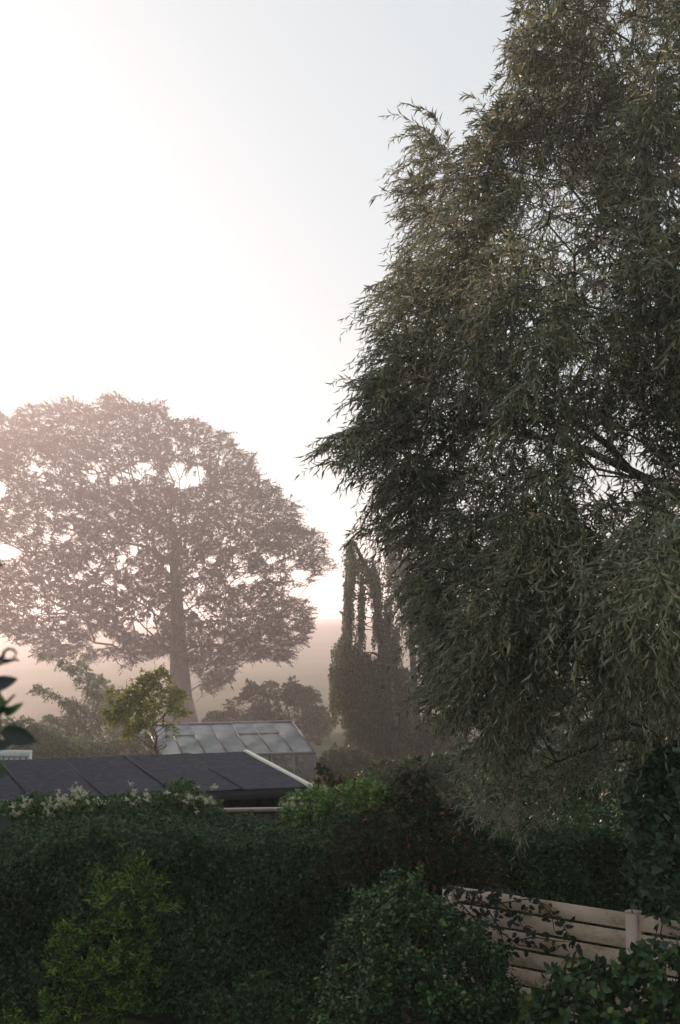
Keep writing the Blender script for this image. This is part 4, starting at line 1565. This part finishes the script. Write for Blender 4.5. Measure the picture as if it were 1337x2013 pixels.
whorl_bush()
plant('rounded_shrub', 'bluish green small leaved shrub left of the boarded fence', 'shrub',
      [(590, 2080), (600, 2000), (628, 1975), (615, 1925), (645, 1900), (640, 1850), (668, 1835), (655, 1800), (690, 1795), (700, 1745), (735, 1752), (750, 1705), (785, 1692), (800, 1715), (828, 1690), (845, 1720), (838, 1755), (880, 1770), (900, 1798), (962, 1815), (958, 1850), (1004, 1880), (990, 1915), (1020, 1940), (1030, 1975), (1060, 1990), (1080, 2080)],
      11.4, 1.0, tuple(P(810, 2013, 11.4)[:2]), P(805, 1780, 11.4), 240, 2000, .15, 10, .036, .6, 'oval', M['bluegreen'], M['twig'], droop=.05, spread=55, r_tip=.0035, r_base=.04, inset=6,
      n_parts=300, front_bias=.7, twig_r=.0018, step=.2, clump=.4, clump_f=4, up_dir=.8, max_limbs=14, soft=12)
plant('small_leaved_shrub', 'loose dark shrub hiding the left end of the boarded fence', 'shrub',
      [(845, 1850), (868, 1810), (880, 1780), (905, 1800), (925, 1825), (950, 1850), (965, 1885), (990, 1900), (1000, 1945), (1030, 1985), (1050, 2080), (840, 2080)],
      11.7, .45, tuple(P(925, 2013, 11.7)[:2]), P(920, 1900, 11.7), 70, 620, .16, 9, .045, .58, 'oval', M['bluegreen'], M['twig'], droop=.12, spread=52, r_tip=.003, r_base=.025, inset=3,
      n_parts=150, front_bias=.5, twig_r=.002, step=.2, up_dir=.6, soft=8)
plant('broad_leaved_shrub', 'broad leaved dark green shrub in front of the boarded fence', 'shrub',
      [(990, 2100), (1010, 1990), (1050, 1950), (1085, 1905), (1140, 1880), (1180, 1895), (1215, 1900), (1240, 1868), (1285, 1850), (1337, 1858), (1420, 1850), (1450, 2100)],
      10.2, .6, tuple(P(1230, 2013, 10.2)[:2]), P(1220, 1960, 10.2), 110, 560, .22, 8, .07, .68, 'oval', M['broad'], M['twig'], droop=.25, spread=58, r_tip=.004, r_base=.035, inset=5,
      n_parts=300, front_bias=.6, twig_r=.0022, step=.2, up_dir=.5)
plant('undergrowth_shrub', 'very dark low shrub at the foot of the hedge between both bushes', 'shrub',
      [(340, 2080), (380, 1960), (450, 1930), (520, 1900), (580, 1950), (630, 2000), (640, 2080)],
      13.6, .6, tuple(P(490, 2013, 13.6)[:2]), P(490, 1990, 13.6), 60, 330, .22, 8, .055, .5, 'oval', M['hedge'], M['twig'], droop=.3, spread=55, r_tip=.004, r_base=.03, inset=5,
      n_parts=100, front_bias=.6, twig_r=.002, step=.2)


# ------------------------------------------------------------------ leafy stems across the fence
def fence_vine():
    lines = [[(860, 1800), (905, 1772), (960, 1778), (1010, 1772), (1045, 1766), (1075, 1780), (1098, 1805), (1120, 1840), (1140, 1875)],
             [(870, 1782), (930, 1800), (975, 1825), (1020, 1858), (1050, 1862), (1080, 1868)],
             [(930, 1750), (960, 1790), (985, 1830), (992, 1870), (1002, 1905)],
             [(1010, 1850), (1050, 1842), (1095, 1850), (1125, 1852)],
             [(880, 1850), (930, 1862), (965, 1890), (1000, 1925), (1012, 1965)],
             [(900, 1770), (940, 1815), (950, 1860), (975, 1905)],
             [(1060, 1772), (1085, 1800), (1090, 1830)],
             [(880, 1740), (930, 1755), (990, 1748), (1030, 1760)],
             [(875, 1760), (900, 1800), (905, 1850), (930, 1900), (960, 1950)],
             [(880, 1820), (920, 1850), (940, 1900), (985, 1950), (1000, 1990)],
             [(870, 1745), (910, 1748), (945, 1770), (1000, 1795), (1040, 1790)],
             [(960, 1742), (985, 1775), (1015, 1800), (1035, 1835)],
             [(885, 1880), (910, 1930), (950, 1975)],
             [(1300, 1760), (1305, 1800), (1298, 1838), (1310, 1860)]]
    loc = np.array([1.0, 12.2, 0.0])
    root = empty('climbing_rose', loc, 'dark leafy rambling stems trailing over the boarded fence', 'climber')
    pos, ax, nz = [], [], []
    for ln_ in lines:
        pts = []
        for (x, y) in ln_:
            # plane of the fence, a little in front of it
            u = (x - CX) / FPX
            # solve along the fence: FA + s*FE seen at this column
            v = -(y - CY) / FPX
            dy = _cp - v * _sp
            tt = u / dy
            s = (tt * FA[1] - FA[0]) / (FE[0] - tt * FE[1])
            Y = FA[1] + s * FE[1] - rng.uniform(.12, .3)
            pts.append(P(x, y, Y))
        pts = np.array(pts)
        mb = MB()
        mb.tube(pts, np.linspace(.008, .003, len(pts)), 5)
        mb.build('stem', M['twig'], root, loc, True)
        seg = np.linalg.norm(np.diff(pts, axis=0), axis=1)
        n = int(seg.sum() / .028)
        c = np.concatenate([[0], np.cumsum(seg)])
        for q in np.linspace(.05, 1, n) * c[-1]:
            i = min(np.searchsorted(c, q) - 1, len(seg) - 1)
            i = max(i, 0)
            p = pts[i] + (pts[i + 1] - pts[i]) * (q - c[i]) / seg[i]
            pos.append(p + rng.normal(0, .035, 3) * np.array([1, .5, 1]))
            ax.append(nrm(rng.normal(0, 1, 3) * np.array([1, .5, .7]) + np.array([0, -.1, -.5])))
            nz.append(nrm(rng.normal(0, .7, 3) + np.array([0, -.7, .5])))
    n = len(pos)
    l_ = .068 * rng.uniform(.6, 1.25, n)
    leaf_batch('foliage', 'oval', np.array(pos), np.array(ax), np.array(nz), l_, l_ * .62, M['vine'], root, loc, 300)


fence_vine()


# ------------------------------------------------------------------ the shrub by the window, close to the camera
def window_shrub():
    D = 2.3
    loc = np.array([float(P(-60, 1700, D)[0]), D, 0.0])
    root = empty('window_shrub', loc, 'blurred dark glossy shrub leaves at the left edge near camera', 'shrub')
    mb = MB()
    st = [loc, P(-70, 2300, D), P(-62, 1900, D), P(-50, 1700, D + .02), P(-32, 1560, D), P(-22, 1480, D), P(-12, 1430, D), P(-4, 1380, D + .01), P(-20, 1310, D), P(-40, 1180, D), P(-50, 1080, D)]
    mb.tube(st, np.linspace(.02, .004, len(st)), 7)
    mb.build('stem', M['twig'], root, loc, True)
    tw = [[(-4, 1395), (10, 1385), (22, 1372), (30, 1365)], [(-12, 1440), (5, 1442), (20, 1443)], [(-20, 1310), (10, 1302), (36, 1296)], [(-22, 1500), (-5, 1505)], [(-40, 1620), (-10, 1615)],
          [(-6, 1300), (6, 1290), (8, 1281), (16, 1275), (27, 1277), (32, 1284), (30, 1292), (24, 1293)]]
    for k, ln_ in enumerate(tw):
        m2 = MB()
        m2.tube([P(x, y, D) for x, y in ln_], np.linspace(.0035, .0018, len(ln_)), 6)
        m2.build('twig', M['twig'], root, loc, True)

    lv, lf = [], []
    nu, nv = 9, 4
    for i in range(nu + 1):
        t = i / nu
        hw = .5 * math.sin(math.pi * t ** .8) ** .75 if 0 < t < 1 else .004
        for j in range(-nv // 2, nv // 2 + 1):
            s = j / (nv / 2)
            lv.append((t, hw * s, .10 * abs(s) * hw - .10 * t * t))
    for i in range(nu):
        for j in range(nv):
            a = i * (nv + 1) + j
            lf.append((a, a + 1, a + nv + 2, a + nv + 1))
    mesh_d = mesh_py('leaf', lv, lf, M['glossy'], True)
    mesh_f = mesh_py('leaf', lv, lf, M['fresh'], True)

    def leaf(x0, y0, x1, y1, wpx, face, me=mesh_d, dd=0.0):
        a, b = P(x0, y0, D + dd), P(x1, y1, D + dd - .01)
        axv = b - a
        L_ = np.linalg.norm(axv)
        axv = axv / L_
        nz = nrm(np.array([0, -1, 0]) * math.cos(face) + nrm(np.cross(axv, [0, 1, 0])) * math.sin(face))
        y = nrm(np.cross(nz, axv))
        z = np.cross(axv, y)
        W_ = wpx / FPX * D
        c = a - loc
        o = bpy.data.objects.new('leaf', me)
        COL.objects.link(o)
        o.parent = root
        o.matrix_basis = Matrix(((axv[0] * L_, y[0] * W_, z[0] * L_, c[0]), (axv[1] * L_, y[1] * W_, z[1] * L_, c[1]), (axv[2] * L_, y[2] * W_, z[2] * L_, c[2]), (0, 0, 0, 1)))
    leaf(-26, 1352, 33, 1334, 30, .2)
    leaf(2, 1436, 70, 1458, 38, .1)
    leaf(-30, 1470, 22, 1462, 26, .5)
    leaf(-24, 1107, 10, 1111, 12, .9)
    leaf(-6, 1404, 24, 1388, 14, .6)
    leaf(-30, 1325, 8, 1288, 16, .8)
    leaf(-4, 1300, 40, 1296, 9, 1.0)
    leaf(-30, 1520, 12, 1520, 34, .3)
    leaf(-30, 1622, 20, 1616, 44, .2)
    leaf(-30, 1590, 10, 1640, 30, .3)
    leaf(10, 1408, 44, 1381, 17, .4, mesh_f)
    leaf(8, 1404, 30, 1398, 12, .4, mesh_f)
    leaf(-14, 1372, 12, 1384, 22, .3, mesh_f)
    leaf(-16, 1400, 8, 1376, 16, .4, mesh_f)
    leaf(-18, 1496, 16, 1500, 10, .8, mesh_f)
    for q in range(14):
        x0, y0 = random.uniform(-160, -40), random.uniform(1080, 1700)
        leaf(x0, y0, x0 + random.uniform(-60, 20), y0 + random.uniform(-40, 40), 26, random.uniform(0, .8), dd=random.uniform(-.1, .2))


window_shrub()
